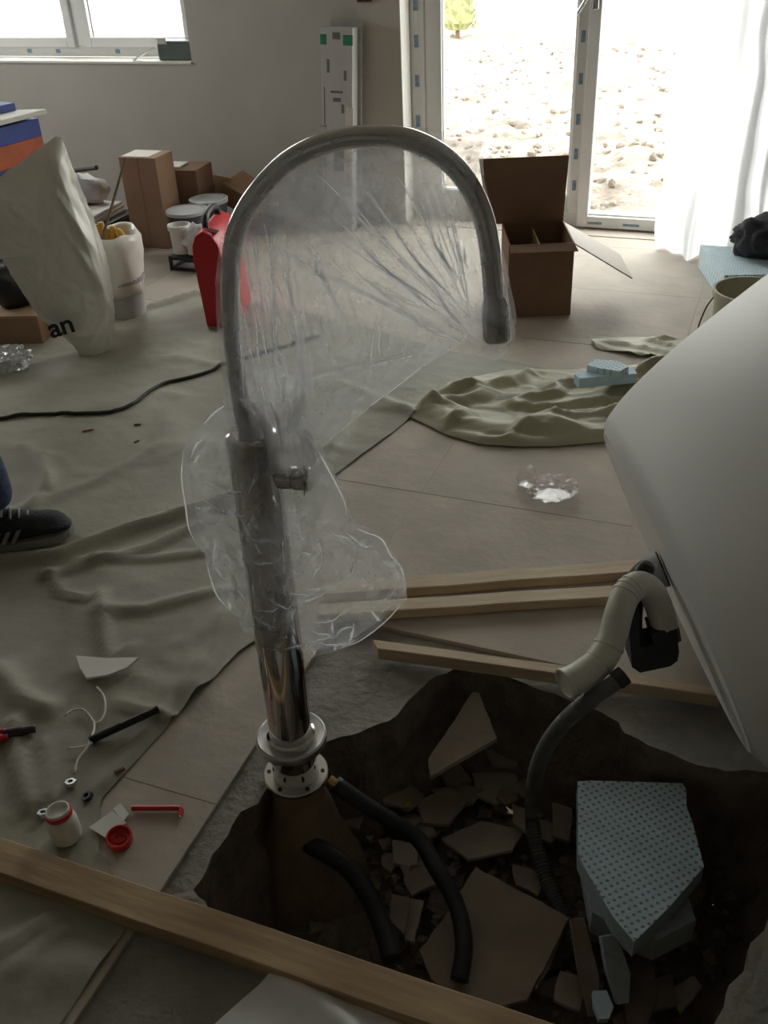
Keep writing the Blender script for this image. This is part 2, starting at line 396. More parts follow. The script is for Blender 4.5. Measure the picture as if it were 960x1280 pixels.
def profile_rect(parent, name, u0, u1, z0, z1, w, y0, y1, m):
    """four mitred bars around an opening"""
    b = MB()
    b.bx(u0, u0 + w, y0, y1, z0, z1, .004); b.bx(u1 - w, u1, y0, y1, z0, z1, .004)
    b.bx(u0 + w, u1 - w, y0, y1, z0, z0 + w, .004); b.bx(u0 + w, u1 - w, y0, y1, z1 - w, z1, .004)
    return ob(name, b, m, parent)
def pane(parent, u0, u1, z0, z1, y):
    g = MB(); t = .006
    for a in ((u0 - t, u0, z0, z1), (u1, u1 + t, z0, z1), (u0, u1, z0 - t, z0), (u0, u1, z1, z1 + t)): g.bx(a[0], a[1], y - .016, y - .006, a[2], a[3])
    ob('gasket', g, gasket, parent)
    p = MB(); p.bx(u0 - .004, u1 + .004, y, y + .005, z0 - .004, z1 + .004); ob('pane', p, glass, parent)
def prints(parent, pts, y):
    for (u, z, w, h) in pts:
        p = MB(); p.bx(u - w / 2, u + w / 2, y - .0012, y, z - h / 2, z + h / 2); ob('film_print', p, blueprint, parent)
# French door
dr = empty('door_1', V(-.89, 4.93, 0), 'white PVC terrace door with two tall glass panes', None); del dr['label']; dr['kind'] = 'structure'
profile_rect(dr, 'door_frame', DU0, DU1, 0.0, DZ, .075, 4.91, 4.985, pvc_film)
b = MB(); b.bx(-.945, -.893, 4.905, 4.985, .07, DZ - .075, .004); ob('mullion', b, pvc_film, dr)
# fixed light's bead on the far side, opening sash beside the mullion
b = MB(); b.bx(DU0 + .075, -1.612, 4.92, 4.98, .07, DZ - .075, .004); b.bx(-.957, -.945, 4.92, 4.98, .07, DZ - .075, .002); b.bx(-1.612, -.957, 4.92, 4.98, .07, .155, .004); b.bx(-1.612, -.957, 4.92, 4.98, DZ - .16, DZ - .075, .004)
fx = ob('glazing_frame', b, pvc, dr)
sash = profile_rect(dr, 'sash', -.893, DU1 - .072, .012, DZ - .07, .055, 4.885, 4.955, pvc)
pane(fx, -1.610, -.960, .157, DZ - .16, 4.95)
pane(sash, -.838, DU1 - .127, .067, DZ - .125, 4.925)
h = MB(); h.box((-.866, 4.872, 1.06), (.03, .014, .14), None, .005); hd = ob('handle_plate', h, satin, dr)
h = MB(); h.tube([(-.866, 4.87, 1.09), (-.866, 4.83, 1.09), (-.875, 4.822, 1.08), (-.91, 4.815, 1.02), (-.932, 4.812, .985)], .009, 10); ob('handle', h, satin, hd)
prints(dr, [(-1.735, z, .022, .055) for z in (.33, .49, .68, .86, 1.02)] + [(-.918, z, .020, .05) for z in (.21, .36, .52, .70, .88)], 4.905)
prints(sash, [(-.80, .035, .07, .012), (-.62, .035, .08, .012), (-.47, .038, .03, .02)], 4.885)
# window over the clutter
wn = empty('window_1', V(-3.73, 4.96, WZ0), 'x', None); del wn['label']; wn['kind'] = 'structure'
profile_rect(wn, 'window_frame', WU0, WU1, WZ0 + .012, WZ1, .06, 4.935, 5.005, pvc_film)
b = MB(); b.bx(-3.765, -3.695, 4.93, 5.0, WZ0 + .07, WZ1 - .06, .004); ob('mullion', b, pvc, wn)
for (a, c) in ((WU0 + .058, -3.762), (-3.698, WU1 - .058)):
    s_ = profile_rect(wn, 'sash', a, c, WZ0 + .062, WZ1 - .058, .05, 4.915, 4.985, pvc)
    pane(s_, a + .05, c - .05, WZ0 + .112, WZ1 - .108, 4.955)
prints(wn, [(-3.5, WZ0 + .04, .03, .02), (-3.9, WZ0 + .04, .03, .02), (-4.1, WZ0 + .04, .03, .02)], 4.935)
w2 = empty('added_side_window', V(U0 - .1, 3.5, .85), 'x', None); del w2['label']; w2['kind'] = 'structure'  # unseen window, added to light the room from this side
def bars(parent, name, y0, y1, z0, z1, w, x0, x1, m):
    b = MB(); b.bx(x0, x1, y0, y0 + w, z0, z1, .004); b.bx(x0, x1, y1 - w, y1, z0, z1, .004); b.bx(x0, x1, y0 + w, y1 - w, z0, z0 + w, .004); b.bx(x0, x1, y0 + w, y1 - w, z1 - w, z1, .004)
    return ob(name, b, m, parent)
bars(w2, 'window_frame', 2.7, 4.3, .85, 2.15, .06, U0 - .14, U0 - .07, pvc)
for (a, c) in ((2.76, 3.5), (3.5, 4.24)):
    s_ = bars(w2, 'sash', a, c, .91, 2.09, .06, U0 - .13, U0 - .06, pvc)
    g = MB(); g.bx(U0 - .10, U0 - .095, a + .055, c - .055, .965, 2.035); ob('pane', g, glass, s_)
# ground outside
def gz(x, y):
    d = y - 5.1
    n = nz((x, y, 0), 1.1) * .08 + nz((x, y, 4), 4.2) * .05 + abs(nz((x, y, 1), 9)) * .05 + nz((x, y, 8), 20) * .02
    berm = .14 * math.exp(-((d - 1.3) / .6) ** 2)
    return -.14 + n * min(1, .35 + d * .6) + berm + .012 * d
m = MB(); m.grid(lambda a, b_: V(-9 + 13 * a, 5.08 + 10.5 * b_ ** 1.5, gz(-9 + 13 * a, 5.08 + 10.5 * b_ ** 1.5)), 230, 190)
gr = ob('ground', m, ground_m, kind='structure', smooth=False)
m = MB(); m.grid(lambda a, b_: V(-70 + 140 * a, 15.4 + 90 * b_, .0 + .3 * nz((a * 9, b_ * 9, 0), 1)), 30, 30); ob('ground_far', m, ground_m, gr)
m = MB(); m.grid(lambda a, b_: V(-50 + 44.8 * a, -40 + 45.08 * b_, -.15), 4, 4); m.grid(lambda a, b_: V(4 + 40 * a, 5.08 + 10.4 * b_, -.1), 4, 4); m.grid(lambda a, b_: V(-50 + 41.2 * a, 5.08 + 10.4 * b_, -.1), 4, 4); ob('ground_side', m, ground_m, gr)
m = MB()
for i in range(1100):
    x = R.uniform(-4.2, .6) - 1.0 * 0; y = 5.3 + 6.5 * R.random() ** 1.6; s = R.uniform(.012, .034); z = gz(x, y)
    b = bmesh.new(); bmesh.ops.create_icosphere(b, subdivisions=1, radius=s)
    for v in b.verts: v.co *= R.uniform(.65, 1.2)
    m.bm(b, Matrix.Translation((x, y, z + s * .2)))
tag(ob('soil_clods', m, ground_m), 'dry pale earth clods scattered over the ground outside the glass door', 'soil', kind='stuff')

# ================================================================== FAUCET
FB = fl(370.4, 968.6, 0)
FB.z = 0
EDIR = (RGT * math.cos(math.radians(18)) - HEAD * math.sin(math.radians(18))).normalized()
FN = EDIR.cross(V(0, 0, 1)).normalized()
def fp(x, y): return plane(x, y, FB, FN)
fc = empty('tub_filler_faucet', FB, 'chrome floor standing bath faucet with a tall curved spout over the pit', 'faucet')
m = MB(); m.lathe(FB, [(.040, .000), (.063, .000), (.064, .003), (.064, .009), (.062, .011), (.043, .011)], 48); flg = ob('base_flange', m, satin, fc, True, angle=30)
for k in range(6):
    a = k * math.pi / 3 + .35
    m = MB(); m.lathe(FB + V(math.cos(a) * .053, math.sin(a) * .053, .0112), [(.0001, 0), (.0042, 0), (.0042, .0012), (.0001, .0012)], 10); ob('screw_hole', m, blackpl, flg, label='dark screw hole')
m = MB(); m.lathe(FB, [(.043, .008), (.045, .012), (.045, .102), (.043, .104)], 48); ob('base_sleeve', m, chrome, fc, True, angle=30)
m = MB(); m.lathe(FB, [(.044, .098), (.060, .094), (.0675, .097), (.0685, .102), (.0675, .111), (.064, .114), (.062, .111), (.044, .107)], 64); ob('cover_ring', m, steelring, fc, True, angle=35)
CT = .765
m = MB(); m.lathe(FB, [(.0465, .104), (.0465, .115), (.0415, .118), (.0405, .13), (.0405, CT - .012), (.0385, CT - .003), (.034, CT), (.0001, CT)], 64); ob('column', m, chrome, fc, True, angle=30)
arch = [fp(x, y) for x, y in ((312, 552), (303, 515), (294, 455), (289, 405), (288, 350), (293, 298), (307, 262), (328, 233), (355, 206), (386, 187), (418, 176), (450, 171), (493, 171), (524, 179), (553, 195), (575, 216), (592, 242), (605, 275), (612, 310), (616, 350), (618, 385))]
m = MB(); m.tube(arch, .0135, 20, smooth=5); ob('spout', m, chrome, fc, True, angle=40)
p0, p1 = fp(618, 372), fp(622, 424)
m = MB(); ax = (p1 - p0); m.lathe(p0, [(.0135, 0), (.016, .006), (.0185, .02), (.0195, ax.length - .004), (.018, ax.length), (.012, ax.length), (.0115, ax.length - .006), (.0001, ax.length - .006)], 28, ax); ob('spout_nozzle', m, chrome, fc, True, angle=35)
# mixer handle: short horizontal cylinder with a dark gap
hc = V(FB.x, FB.y, hgt(FB, 594)); hx = (RGT - HEAD * .25).normalized()
m = MB(); m.lathe(hc, [(.0185, .036), (.0185, .058), (.017, .060)], 32, hx); ob('handle_stem', m, chrome, fc, True, angle=35)
m = MB(); m.lathe(hc, [(.0165, .059), (.0165, .063)], 32, hx); ob('handle_seal', m, blackpl, fc, True, label='black seal ring')
m = MB(); m.lathe(hc, [(.0185, .062), (.0195, .064), (.0195, .086), (.018, .089), (.0001, .089)], 32, hx); ob('handle_knob', m, chrome, fc, True, angle=35)
# mount under the flange
m = MB(); m.lathe(FB, [(.056, -.001), (.054, -.05), (.062, -.09), (.085, -.16), (.11, -.24), (.13, -.34)], 28, jig=lambda p, j, q: p + V(nz(p, 18), nz(p, 18, 3), 0) * .012 * min(1, j / 2))
ob('mounting_plinth', m, mat('brown_cement', (.25, .19, .13), .95, .2, 20, .5, 60), label='brown cement plinth carrying the faucet flange inside the pit', cat='plinth')

# ------------------------------------------------------------------ plastic wraps
def ribbon(parent, P, n, w, mt=None):
    """a film crease whose bright glint is put in as paler film: a half tube proud of the sheet"""
    m = MB(); vs = []; k = len(P)
    for i in range(k):
        t = (P[min(i + 1, k - 1)] - P[max(i - 1, 0)]).normalized(); a = t.cross(n).normalized(); r = w * math.sin(math.pi * (.03 + .94 * i / (k - 1))) * (.75 + .5 * abs(nz(P[i], 40)))
        vs += [P[i] + a * (math.cos(q * math.pi / 4) * r) + n * (math.sin(q * math.pi / 4) * r * .15) for q in range(5)]
    m.add(vs, [(i * 5 + q, i * 5 + q + 1, i * 5 + q + 6, i * 5 + q + 5) for i in range(k - 1) for q in range(4)])
    return ob('crease_glint', m, mt or crease_glint, parent, True)
def film(name, outline, cpx, P, n, thick, ridges, mt, label, cat, wob=.0, rings=46, segs=220, rand=.004, freq=20, seed=0.0, crease=0.0):
    pts = outline; per = []; tot = 0
    for i in range(len(pts)):
        a, b_ = pts[i], pts[(i + 1) % len(pts)]; per.append((tot, a, b_)); tot += math.hypot(b_[0] - a[0], b_[1] - a[1])
    ring = []
    for k in range(segs):
        d = tot * k / segs; i = max(j for j in range(len(per)) if per[j][0] <= d); s, a, b_ = per[i]; l = math.hypot(b_[0] - a[0], b_[1] - a[1]) or 1
        t = (d - s) / l; ring.append((a[0] + (b_[0] - a[0]) * t, a[1] + (b_[1] - a[1]) * t))
    def pos(px, py, t, side):
        p = P(px, py); h = thick(px, py, t, side); r = 0
        for (a, b_, w, amp) in ridges:
            dd, tt = segd(px, py, a, b_); r += amp * max(0, 1 - dd / w) * (.25 + .75 * math.sin(math.pi * min(1, .06 + tt * .94)))
        cr = (abs(nz(p, freq, 4 + side * 3 + seed)) - .2) + .6 * (abs(nz(p, freq * 2.3, 7 + side + seed)) - .2) + .35 * (abs(nz(p, freq * 5, 2 + side + seed)) - .2)
        h = h + (r + rand * cr * 2.2) * min(1, (1 - t) * 6) * (1 if side > 0 else .8)
        if t > .9 and wob: p = p + (RT * nz(p, 40, 5 + seed) + UP * nz(p, 40, 8 + seed) + RT * nz(p, 14, 2 + seed)) * wob
        return p + n * (h * side)
    def tpar(px, py):
        dx, dy = px - cpx[0], py - cpx[1]; best = 9.0
        for (s_, a, b_) in per:
            ex, ey = b_[0] - a[0], b_[1] - a[1]; den = dx * ey - dy * ex
            if abs(den) < 1e-9: continue
            k = ((a[0] - cpx[0]) * ey - (a[1] - cpx[1]) * ex) / den; u = ((a[0] - cpx[0]) * dy - (a[1] - cpx[1]) * dx) / den
            if k > 0 and 0 <= u <= 1: best = min(best, k)
        return 1 / best
    mb = MB()
    for side in (1, -1):
        vs = []
        for j in range(rings + 1):
            t = (j / rings) ** .8
            for k, (x, y) in enumerate(ring):
                px, py = cpx[0] + (x - cpx[0]) * t, cpx[1] + (y - cpx[1]) * t
                vs.append(pos(px, py, t, side))
        fs = [(j * segs + k, j * segs + (k + 1) % segs, (j + 1) * segs + (k + 1) % segs, (j + 1) * segs + k) for j in range(rings) for k in range(segs)]
        mb.add(vs, fs)
    o = ob(name, mb, mt, None, True, label=label, cat=cat)
    if crease:
        for (a, b_, w_, amp) in ridges:
            Q = []
            for k in range(17):
                t = k / 16; x, y = a[0] + (b_[0] - a[0]) * t, a[1] + (b_[1] - a[1]) * t
                x += 1.5 * nz((x * .02, y * .02, 1), 1); y += 1.5 * nz((x * .02, y * .02, 7), 1); tp_ = tpar(x, y)
                if tp_ < .985: Q.append(pos(x, y, tp_, 1) + n * .0006)
            if len(Q) > 4: ribbon(o, Q, n, crease * w_); ribbon(o, [q + n * .001 for q in Q], n, crease * w_ * 3, mt)
    return o
fcn = -FN if FN.dot(HEAD) > 0 else FN
archpx = [(312, 552), (303, 515), (294, 455), (289, 405), (288, 350), (293, 298), (307, 262), (328, 233), (355, 206), (386, 187), (418, 176), (450, 171), (493, 171), (524, 179), (553, 195), (575, 216), (592, 242), (605, 275), (612, 310), (616, 350), (618, 385), (620, 425)]
def th_up(px, py, t, side):
    d = min(segd(px, py, archpx[i], archpx[i + 1])[0] for i in range(len(archpx) - 1))
    return .017 * math.exp(-(d / 26) ** 2) + .009 * math.exp(-(d / 120) ** 2) + .004
up_ridges = [((598, 410), (430, 232), 5, .018), ((590, 388), (462, 236), 4, .014), ((600, 425), (415, 262), 6, .014), ((575, 422), (345, 300), 6, .012), ((560, 380), (400, 210), 5, .010),
             ((585, 400), (520, 310), 3.5, .016), ((590, 360), (500, 215), 4, .010), ((570, 425), (440, 330), 4, .010),
             ((306, 312), (330, 480), 4, .014), ((318, 300), (345, 470), 4, .012), ((350, 285), (356, 480), 5, .014), ((398, 300), (443, 410), 6, .018), ((365, 330), (392, 500), 5, .012),
             ((335, 350), (372, 480), 4, .012), ((475, 390), (465, 470), 4, .010), ((392, 300), (420, 365), 4, .012), ((326, 380), (340, 520), 4, .012), ((310, 350), (316, 500), 3, .012), ((480, 400), (478, 440), 4, .01), ((380, 470), (560, 430), 4, .01)]
ru = random.Random(17)
for k in range(16):
    a = math.radians(ru.uniform(200, 262)); r0_, r1_ = ru.uniform(12, 90), ru.uniform(110, 230); up_ridges.append(((602 + math.cos(a) * r0_, 412 + math.sin(a) * r0_), (602 + math.cos(a) * r1_, 412 + math.sin(a) * r1_), ru.uniform(2, 4), ru.uniform(.004, .010)))
for k in range(14):
    x = ru.uniform(302, 400); y = ru.uniform(270, 400); l = ru.uniform(40, 120); up_ridges.append(((x, y), (x + l * ru.uniform(.05, .35), y + l), ru.uniform(2, 4), ru.uniform(.004, .010)))
film('spout_film_wrap', [(298, 540), (290, 500), (284, 440), (281, 400), (280, 345), (286, 293), (301, 256), (322, 226), (350, 199), (383, 179), (415, 168), (450, 163), (495, 162), (530, 166), (570, 172), (592, 163), (606, 155), (613, 160), (601, 195), (598, 235), (612, 272), (622, 308), (634, 360), (643, 405), (641, 430), (626, 442), (606, 436), (585, 424), (570, 432), (545, 446), (505, 476), (460, 510), (402, 560), (388, 535), (372, 532), (350, 548), (325, 560)],
     (432, 345), fp, fcn, th_up, up_ridges, film_clear, 'clear wrinkled plastic film wrapped around the curved faucet spout', 'plastic wrap', wob=.002, rand=.0035, rings=60, segs=260, crease=.00036)
sw = bpy.data.objects['spout_film_wrap']  # bright edge streaks laid on as white ribbons
for e_ in ([(643, 408), (634, 362), (622, 310), (612, 275), (602, 240)], [(402, 558), (460, 509), (505, 475), (545, 445), (572, 431)], [(284, 440), (281, 400), (281, 345), (287, 293), (302, 256), (323, 227)], [(386, 536), (374, 500), (378, 460)]):
    P = catmull([fp(*q) + fcn * .006 for q in e_], 8); ribbon(sw, P, fcn, .0011)
FCN = (CAM - FB); FCN.z = 0; FCN.normalize()
def bp_(x, y): return plane(x, y, FB, FCN)
def th_dn(px, py, t, side):
    ax = 335 + (py - 585) * .1
    return .066 * (1 - t ** 2.2) * (1 if side > 0 else .9) + .008 + .012 * math.exp(-((px - ax) / 34) ** 2) * (1 - t)
rr = random.Random(3); dn_ridges = []
for k in range(46):
    x, y = rr.uniform(235, 495), rr.uniform(510, 810); a = rr.choice((rr.uniform(-.6, .6), rr.uniform(1.0, 2.2))); l = rr.uniform(15, 55)
    dn_ridges.append(((x, y), (x + math.cos(a) * l, y + math.sin(a) * l), rr.uniform(3, 8), rr.uniform(.006, .018)))
for e_ in ([(275, 672), (285, 690), (306, 730)], [(262, 690), (283, 708)], [(284, 668), (305, 685)], [(475, 690), (490, 700), (500, 720)], [(410, 648), (438, 662)], [(376, 700), (424, 700)], [(385, 765), (422, 772)], [(314, 735), (345, 722), (400, 710)], [(262, 585), (300, 590)], [(388, 640), (396, 660), (384, 690)], [(238, 575), (256, 545)], [(240, 620), (262, 612)], [(430, 655), (462, 672)], [(470, 730), (500, 722)], [(330, 790), (390, 780), (440, 760)]):
    for q0_, q1_ in zip(e_, e_[1:]): dn_ridges.append((q0_, q1_, 6, .012))
film('column_film_bag', [(345, 545), (322, 505), (288, 497), (268, 512), (253, 527), (238, 543), (228, 559), (226, 595), (231, 630), (235, 658), (246, 680), (257, 694), (263, 720), (271, 742), (290, 762), (306, 780), (318, 802), (327, 822), (352, 827), (384, 820), (420, 810), (448, 800), (480, 776), (506, 746), (506, 722), (501, 704), (488, 690), (476, 669), (458, 662), (441, 655), (434, 636), (430, 618), (415, 590), (398, 562), (382, 538), (366, 528)],
     (350, 668), bp_, FCN, th_dn, dn_ridges, film_bag, 'clear crumpled plastic bag tied around the faucet column', 'plastic bag', wob=.006, rand=.009, rings=56, segs=240, freq=13, seed=11., crease=.00040)
cb_ = bpy.data.objects['column_film_bag']  # glinting outline of the bag, put in as white ribbons
for e_ in ([(370, 530), (384, 542), (399, 565), (414, 592), (428, 620), (433, 640)], [(441, 656), (458, 663), (476, 671), (488, 692), (500, 706), (505, 726), (504, 745)], [(504, 748), (480, 774), (448, 798), (420, 808)], [(229, 560), (227, 595), (232, 630), (236, 657), (247, 680)], [(238, 570), (246, 552), (258, 542)], [(257, 696), (264, 722), (272, 742), (290, 762)], [(384, 818), (352, 824), (330, 820)], [(288, 499), (268, 513), (254, 528)]):
    P = catmull([bp_(*q) + FCN * .008 for q in e_], 8); ribbon(cb_, P, FCN, .0016)
# gathered knot of film and tape between both wraps
kc = bp_(345, 515)
m = MB(); m.lathe(kc + V(0, 0, -.035), [(.054, -.045), (.050, -.030), (.047, -.012), (.043, .005), (.040, .02), (.042, .04), (.048, .06), (.055, .08)], 72, jig=lambda p, j, q: p + V(math.cos(q), math.sin(q), 0) * (.006 * math.sin(q * 11 + j * .4) + .004 * math.sin(q * 23)) + V(nz(p, 26), nz(p, 26, 4), nz(p, 26, 8)) * .012, cap=False)
ob('film_knot', m, film_mat('gathered_film', .5, (1, 1, 1), .25, .2, 22, .15, .8, .02, .2, .4), None, True, label='gathered milky film knot where both plastic wraps meet on the faucet', cat='plastic wrap')

# ================================================================== BATHTUB
TP = (-0.0786, 1.6124, 0.3169, -1.6655, -1.1302, -0.453, 0.5148, 0.2523, 0.874, 0.4311, 0.5397)
TM = (Matrix.Rotation(TP[3], 3, 'Z') @ Matrix.Rotation(TP[4], 3, 'X') @ Matrix.Rotation(TP[5], 3, 'Y'))
TO = V(*TP[:3])
def tubp(a, b, s, q, ins=0.0):
    return TO + TM @ V((a - ins) * math.cos(q), (b - ins) * math.sin(q), s)
a0, b0, a1, b1, td = TP[6:]
def tring(s, ins=0.0, dz=0.0):
    e = s ** .6426; return a0 + (a1 - a0) * e - ins, b0 + (b1 - b0) * e - ins, td * s + dz
tub = empty('bathtub', TO, 'white freestanding bathtub tipped over on its side beside the pit', 'bathtub')
seg = 128; prof = []
prof += [(a0 - .004, b0 - .004, .0), (a0, b0, .003)]
prof += [tring(s) for s in [.02, .05, .1, .16, .24, .32, .42, .54, .66, .78, .88, .96, 1.0]]
prof += [(a1 + .004, b1 + .004, td + .006), (a1, b1, td + .012), (a1 - .02, b1 - .02, td + .012), (a1 - .026, b1 - .026, td + .004)]
prof += [tring(s, .03 + .02 * (1 - s)) for s in [.95, .8, .6, .45, .3, .2, .13]] + [(a0 * .55, b0 * .5, td * .085), (.03, .03, td * .08)]
m = MB(); vs = []
for (a, b, s) in prof: vs += [tubp(a, b, s, 2 * math.pi * k / seg) for k in range(seg)]
m.add(vs, [(j * seg + k, j * seg + (k + 1) % seg, (j + 1) * seg + (k + 1) % seg, (j + 1) * seg + k) for j in range(len(prof) - 1) for k in range(seg)])
ob('shell', m, acrylic, tub, True, angle=28)
m = MB(); vs = []
up_ = [(a0 - .004, b0 - .004, .0), (a0 - .03, b0 - .03, .003), (a0 * .5, b0 * .5, .003), (.02, .02, .003)]
for (a, b, s) in up_: vs += [tubp(a, b, s, 2 * math.pi * k / seg) for k in range(seg)]
m.add(vs, [(j * seg + k, j * seg + (k + 1) % seg, (j + 1) * seg + (k + 1) % seg, (j + 1) * seg + k) for j in range(3) for k in range(seg)] + [tuple(3 * seg + k for k in range(seg))])
ob('underside', m, acr_lit_under, tub)
# drain trap hanging from the underside
TAX = (TM @ V(0, 0, 1)).normalized(); D0 = proj(TO)[2]
dc = TO
m = MB(); m.lathe(dc, [(.036, -.003), (.036, -.030), (.033, -.033), (.028, -.045), (.022, -.046)], 28, TAX)
m.v = [v for v in m.v]; nut = ob('drain_nut', m, greynut, tub, True, angle=30)
m = MB(); m.lathe(dc, [(.0370, -.0005), (.0370, -.004)], 24, TAX); ob('drain_gasket', m, blackpl, nut)
e0 = dc - TAX * .028
elb = [e0, e0 - TAX * .03, dep(806, 712, D0 - .08), dep(796, 732, D0 - .075), dep(791, 772, D0 - .07), dep(792, 800, D0 - .07)]
m = MB(); m.tube(elb, .018, 16); trap = ob('trap_elbow', m, blackpl, tub, True, angle=40)
ub = [None] * 5 + [dep(834, 800, D0 - .09), dep(831, 784, D0 - .09)]
m = MB(); m.prism([dep(x, y, D0 - .115) for x, y in ((785, 770), (788, 757), (796, 751), (800, 768), (799, 784), (801, 809), (817, 806), (814, 793), (836, 786), (846, 792), (849, 815), (847, 826), (838, 833), (815, 838), (800, 841), (790, 834))], HEAD * .05); ob('trap_body', m, blackpl, tub)
m = MB(); nn = (ub[5] - ub[6]).normalized(); m.lathe(ub[6] + nn * .016, [(.024, -.014), (.026, -.012), (.026, .012), (.024, .014)], 14, nn); ob('trap_collar', m, blackpl, trap)
hz = [dep(831, 786, D0 - .09), dep(823, 757, D0 - .10), dep(813, 738, D0 - .12), dep(798, 731, D0 - .14), dep(784, 741, D0 - .155), dep(774, 765, D0 - .165), dep(765, 798, D0 - .17), dep(750, 826, D0 - .18), dep(727, 844, D0 - .19), dep(707, 854, D0 - .20)]
m = MB(); m.tube(hz, lambda t: .0255 if t < .72 else .0268, 22, cap=False, smooth=8); hs = ob('waste_pipe', m, whitehose, tub, True, angle=45)
m = MB(); q = catmull(hz, 8)
for i in (28, 30, 32, 50, 56):
    m = MB(); m.tube([q[i], q[i] + (q[i + 1] - q[i]).normalized() * .006], .0278 if i > 40 else .0268, 22, smooth=1); ob('pipe_rib', m, whitehose, hs, True, angle=45)
m = MB(); e = hz[-1]; t_ = (hz[-1] - hz[-2]).normalized(); m.lathe(e, [(.0266, -.006), (.0282, -.002), (.0282, .003), (.025, .004), (.0245, .001), (.0001, .001)], 24, t_); ob('pipe_cap', m, whitehose, hs, True, angle=30, label='closed end of the ivory pipe')

# ================================================================== PIT CONTENTS
def pitpath(l): return [fl(x, y, z) for x, y, z in l]
def corr(m, path, r, sm=10, amp=.0018, k=1.0): m.tube(path, r, 16, smooth=sm); return m
m = MB(); P = pitpath([(419, 980, -.02), (450, 1002, -.06), (490, 1027, -.11), (522, 1048, -.15), (545, 1085, -.17), (570, 1130, -.20), (580, 1180, -.215), (574, 1226, -.235)]); m.tube(P, .0170, 16, smooth=8)
s1 = ob('supply_hose', m, black, None, True, label='black supply hose with a brass end running from the faucet flange into the rubble', cat='hose')
m = MB(); m.tube(pitpath([(411, 974, -.012), (416, 978, -.017), (424, 984, -.028)]), .0105, 12, smooth=3); ob('brass_fitting', m, brass, s1, True, angle=40, label='brass end fitting')
m = MB(); P = pitpath([(352, 1037, -.13), (375, 1050, -.135), (408, 1066, -.14), (440, 1090, -.16), (466, 1130, -.19), (482, 1170, -.21), (490, 1200, -.22)]); m.tube(P, .0195, 16, smooth=8)
s2 = ob('supply_hose', m, black, None, True, label='black supply hose leaving the foot of the cement plinth towards the timber beam', cat='hose')
m = MB(); m.tube(pitpath([(344, 1032, -.125), (350, 1036, -.13), (357, 1040, -.133)]), .011, 12, smooth=3); ob('brass_fitting', m, brass, s2, True, angle=40, label='brass end fitting')
# corrugated conduit
cp = [dep(781, 843, 1.68), dep(762, 858, 1.68), dep(740, 873, 1.70), dep(705, 903, 1.76), dep(680, 938, 1.86), dep(668, 975, 1.95), fl(665, 1015, -.19), fl(669, 1050, -.22), fl(684, 1100, -.25), fl(708, 1150, -.26), fl(738, 1215, -.27)]
q = catmull(cp, 22); m = MB(); n = len(q)
m.tube(q, lambda t: .0145 + .0016 * (1 if int(t * (n - 1)) % 2 else -1) * (1 if t > .2 else .15), 16, smooth=1, cap=True)
cnd = ob('drain_conduit', m, conduit_m, None, True, label='dark grey corrugated conduit curving up out of the pit under the ivory pipe', cat='conduit', angle=60)
m = MB(); d_ = (cp[0] - cp[1]).normalized(); m.lathe(cp[0], [(.0162, -.02), (.0175, -.018), (.0175, .0), (.013, .001), (.0125, -.008), (.0001, -.008)], 18, d_); ob('conduit_end', m, black, cnd, True, angle=30, label='open end of the conduit')

def plate(name, px, z, th, m, label, cat='fragment', group=None, tilt=(0, 0), rough=.0):
    P = [fl(x, y, z) for x, y in px]; c = sum(P, V(0, 0, 0)) / len(P)
    P = [V(p.x, p.y, z + (p.x - c.x) * tilt[0] + (p.y - c.y) * tilt[1]) for p in P]
    if rough:
        Q = []
        for i in range(len(P)):
            a, b = P[i], P[(i + 1) % len(P)]; k = max(1, int((b - a).length / .02))
            for j in range(k):
                p = a.lerp(b, j / k); Q.append(p + (V(nz(p, 60), nz(p, 60, 5), 0) * rough if j else V(0, 0, 0)))
        P = Q
    mb = MB(); mb.prism(P, V(0, 0, -th)); return ob(name, mb, m, None, label=label, cat=cat, group=group)
plate('tile_fragment', [(595, 1086), (711, 1151), (659, 1249), (600, 1262), (540, 1222), (524, 1185), (560, 1140), (580, 1108)], -.245, .011, shard_m, 'largest beige tile slab in the pit, lying flat between hose and timber beam', tilt=(.03, .05), rough=.004)
plate('tile_fragment', [(596, 870), (606, 894), (621, 925), (580, 941), (538, 958), (535, 940), (568, 903)], -.10, .012, shard_w, 'pale triangular tile piece standing proud at the far side of the pit', tilt=(.05, .25), rough=.003)
FRG = [((552, 1042), (600, 1022), (655, 1040), (640, 1068), (585, 1076)), ((470, 985), (500, 968), (530, 990), (515, 1012), (480, 1008)), ((520, 1000), (560, 985), (585, 1005), (560, 1030), (528, 1025)),
       ((590, 968), (640, 960), (655, 985), (620, 1005), (596, 995)), ((600, 930), (650, 935), (645, 955), (615, 958)), ((500, 1080), (540, 1072), (548, 1105), (515, 1120)), ((490, 1050), (525, 1056), (520, 1085), (492, 1078)),
       ((640, 1080), (680, 1090), (672, 1120), (645, 1108)), ((545, 960), (575, 952), (590, 975), (560, 985)), ((478, 930), (510, 918), (522, 938), (492, 955)), ((640, 1005), (662, 1010), (660, 1040), (640, 1030)),
       ((490, 1115), (512, 1120), (505, 1170), (486, 1150)), ((512, 1120), (530, 1125), (518, 1180), (506, 1175)), ((430, 1010), (455, 1020), (448, 1040), (425, 1030)), ((700, 1215), (735, 1220), (725, 1260), (692, 1250)),
       ((455, 960), (478, 955), (482, 975), (460, 985)), ((690, 1005), (715, 1010), (712, 1050), (690, 1045)), ((800, 1225), (840, 1215), (850, 1255), (812, 1268)), ((835, 1240), (868, 1215), (878, 1232), (850, 1270))]
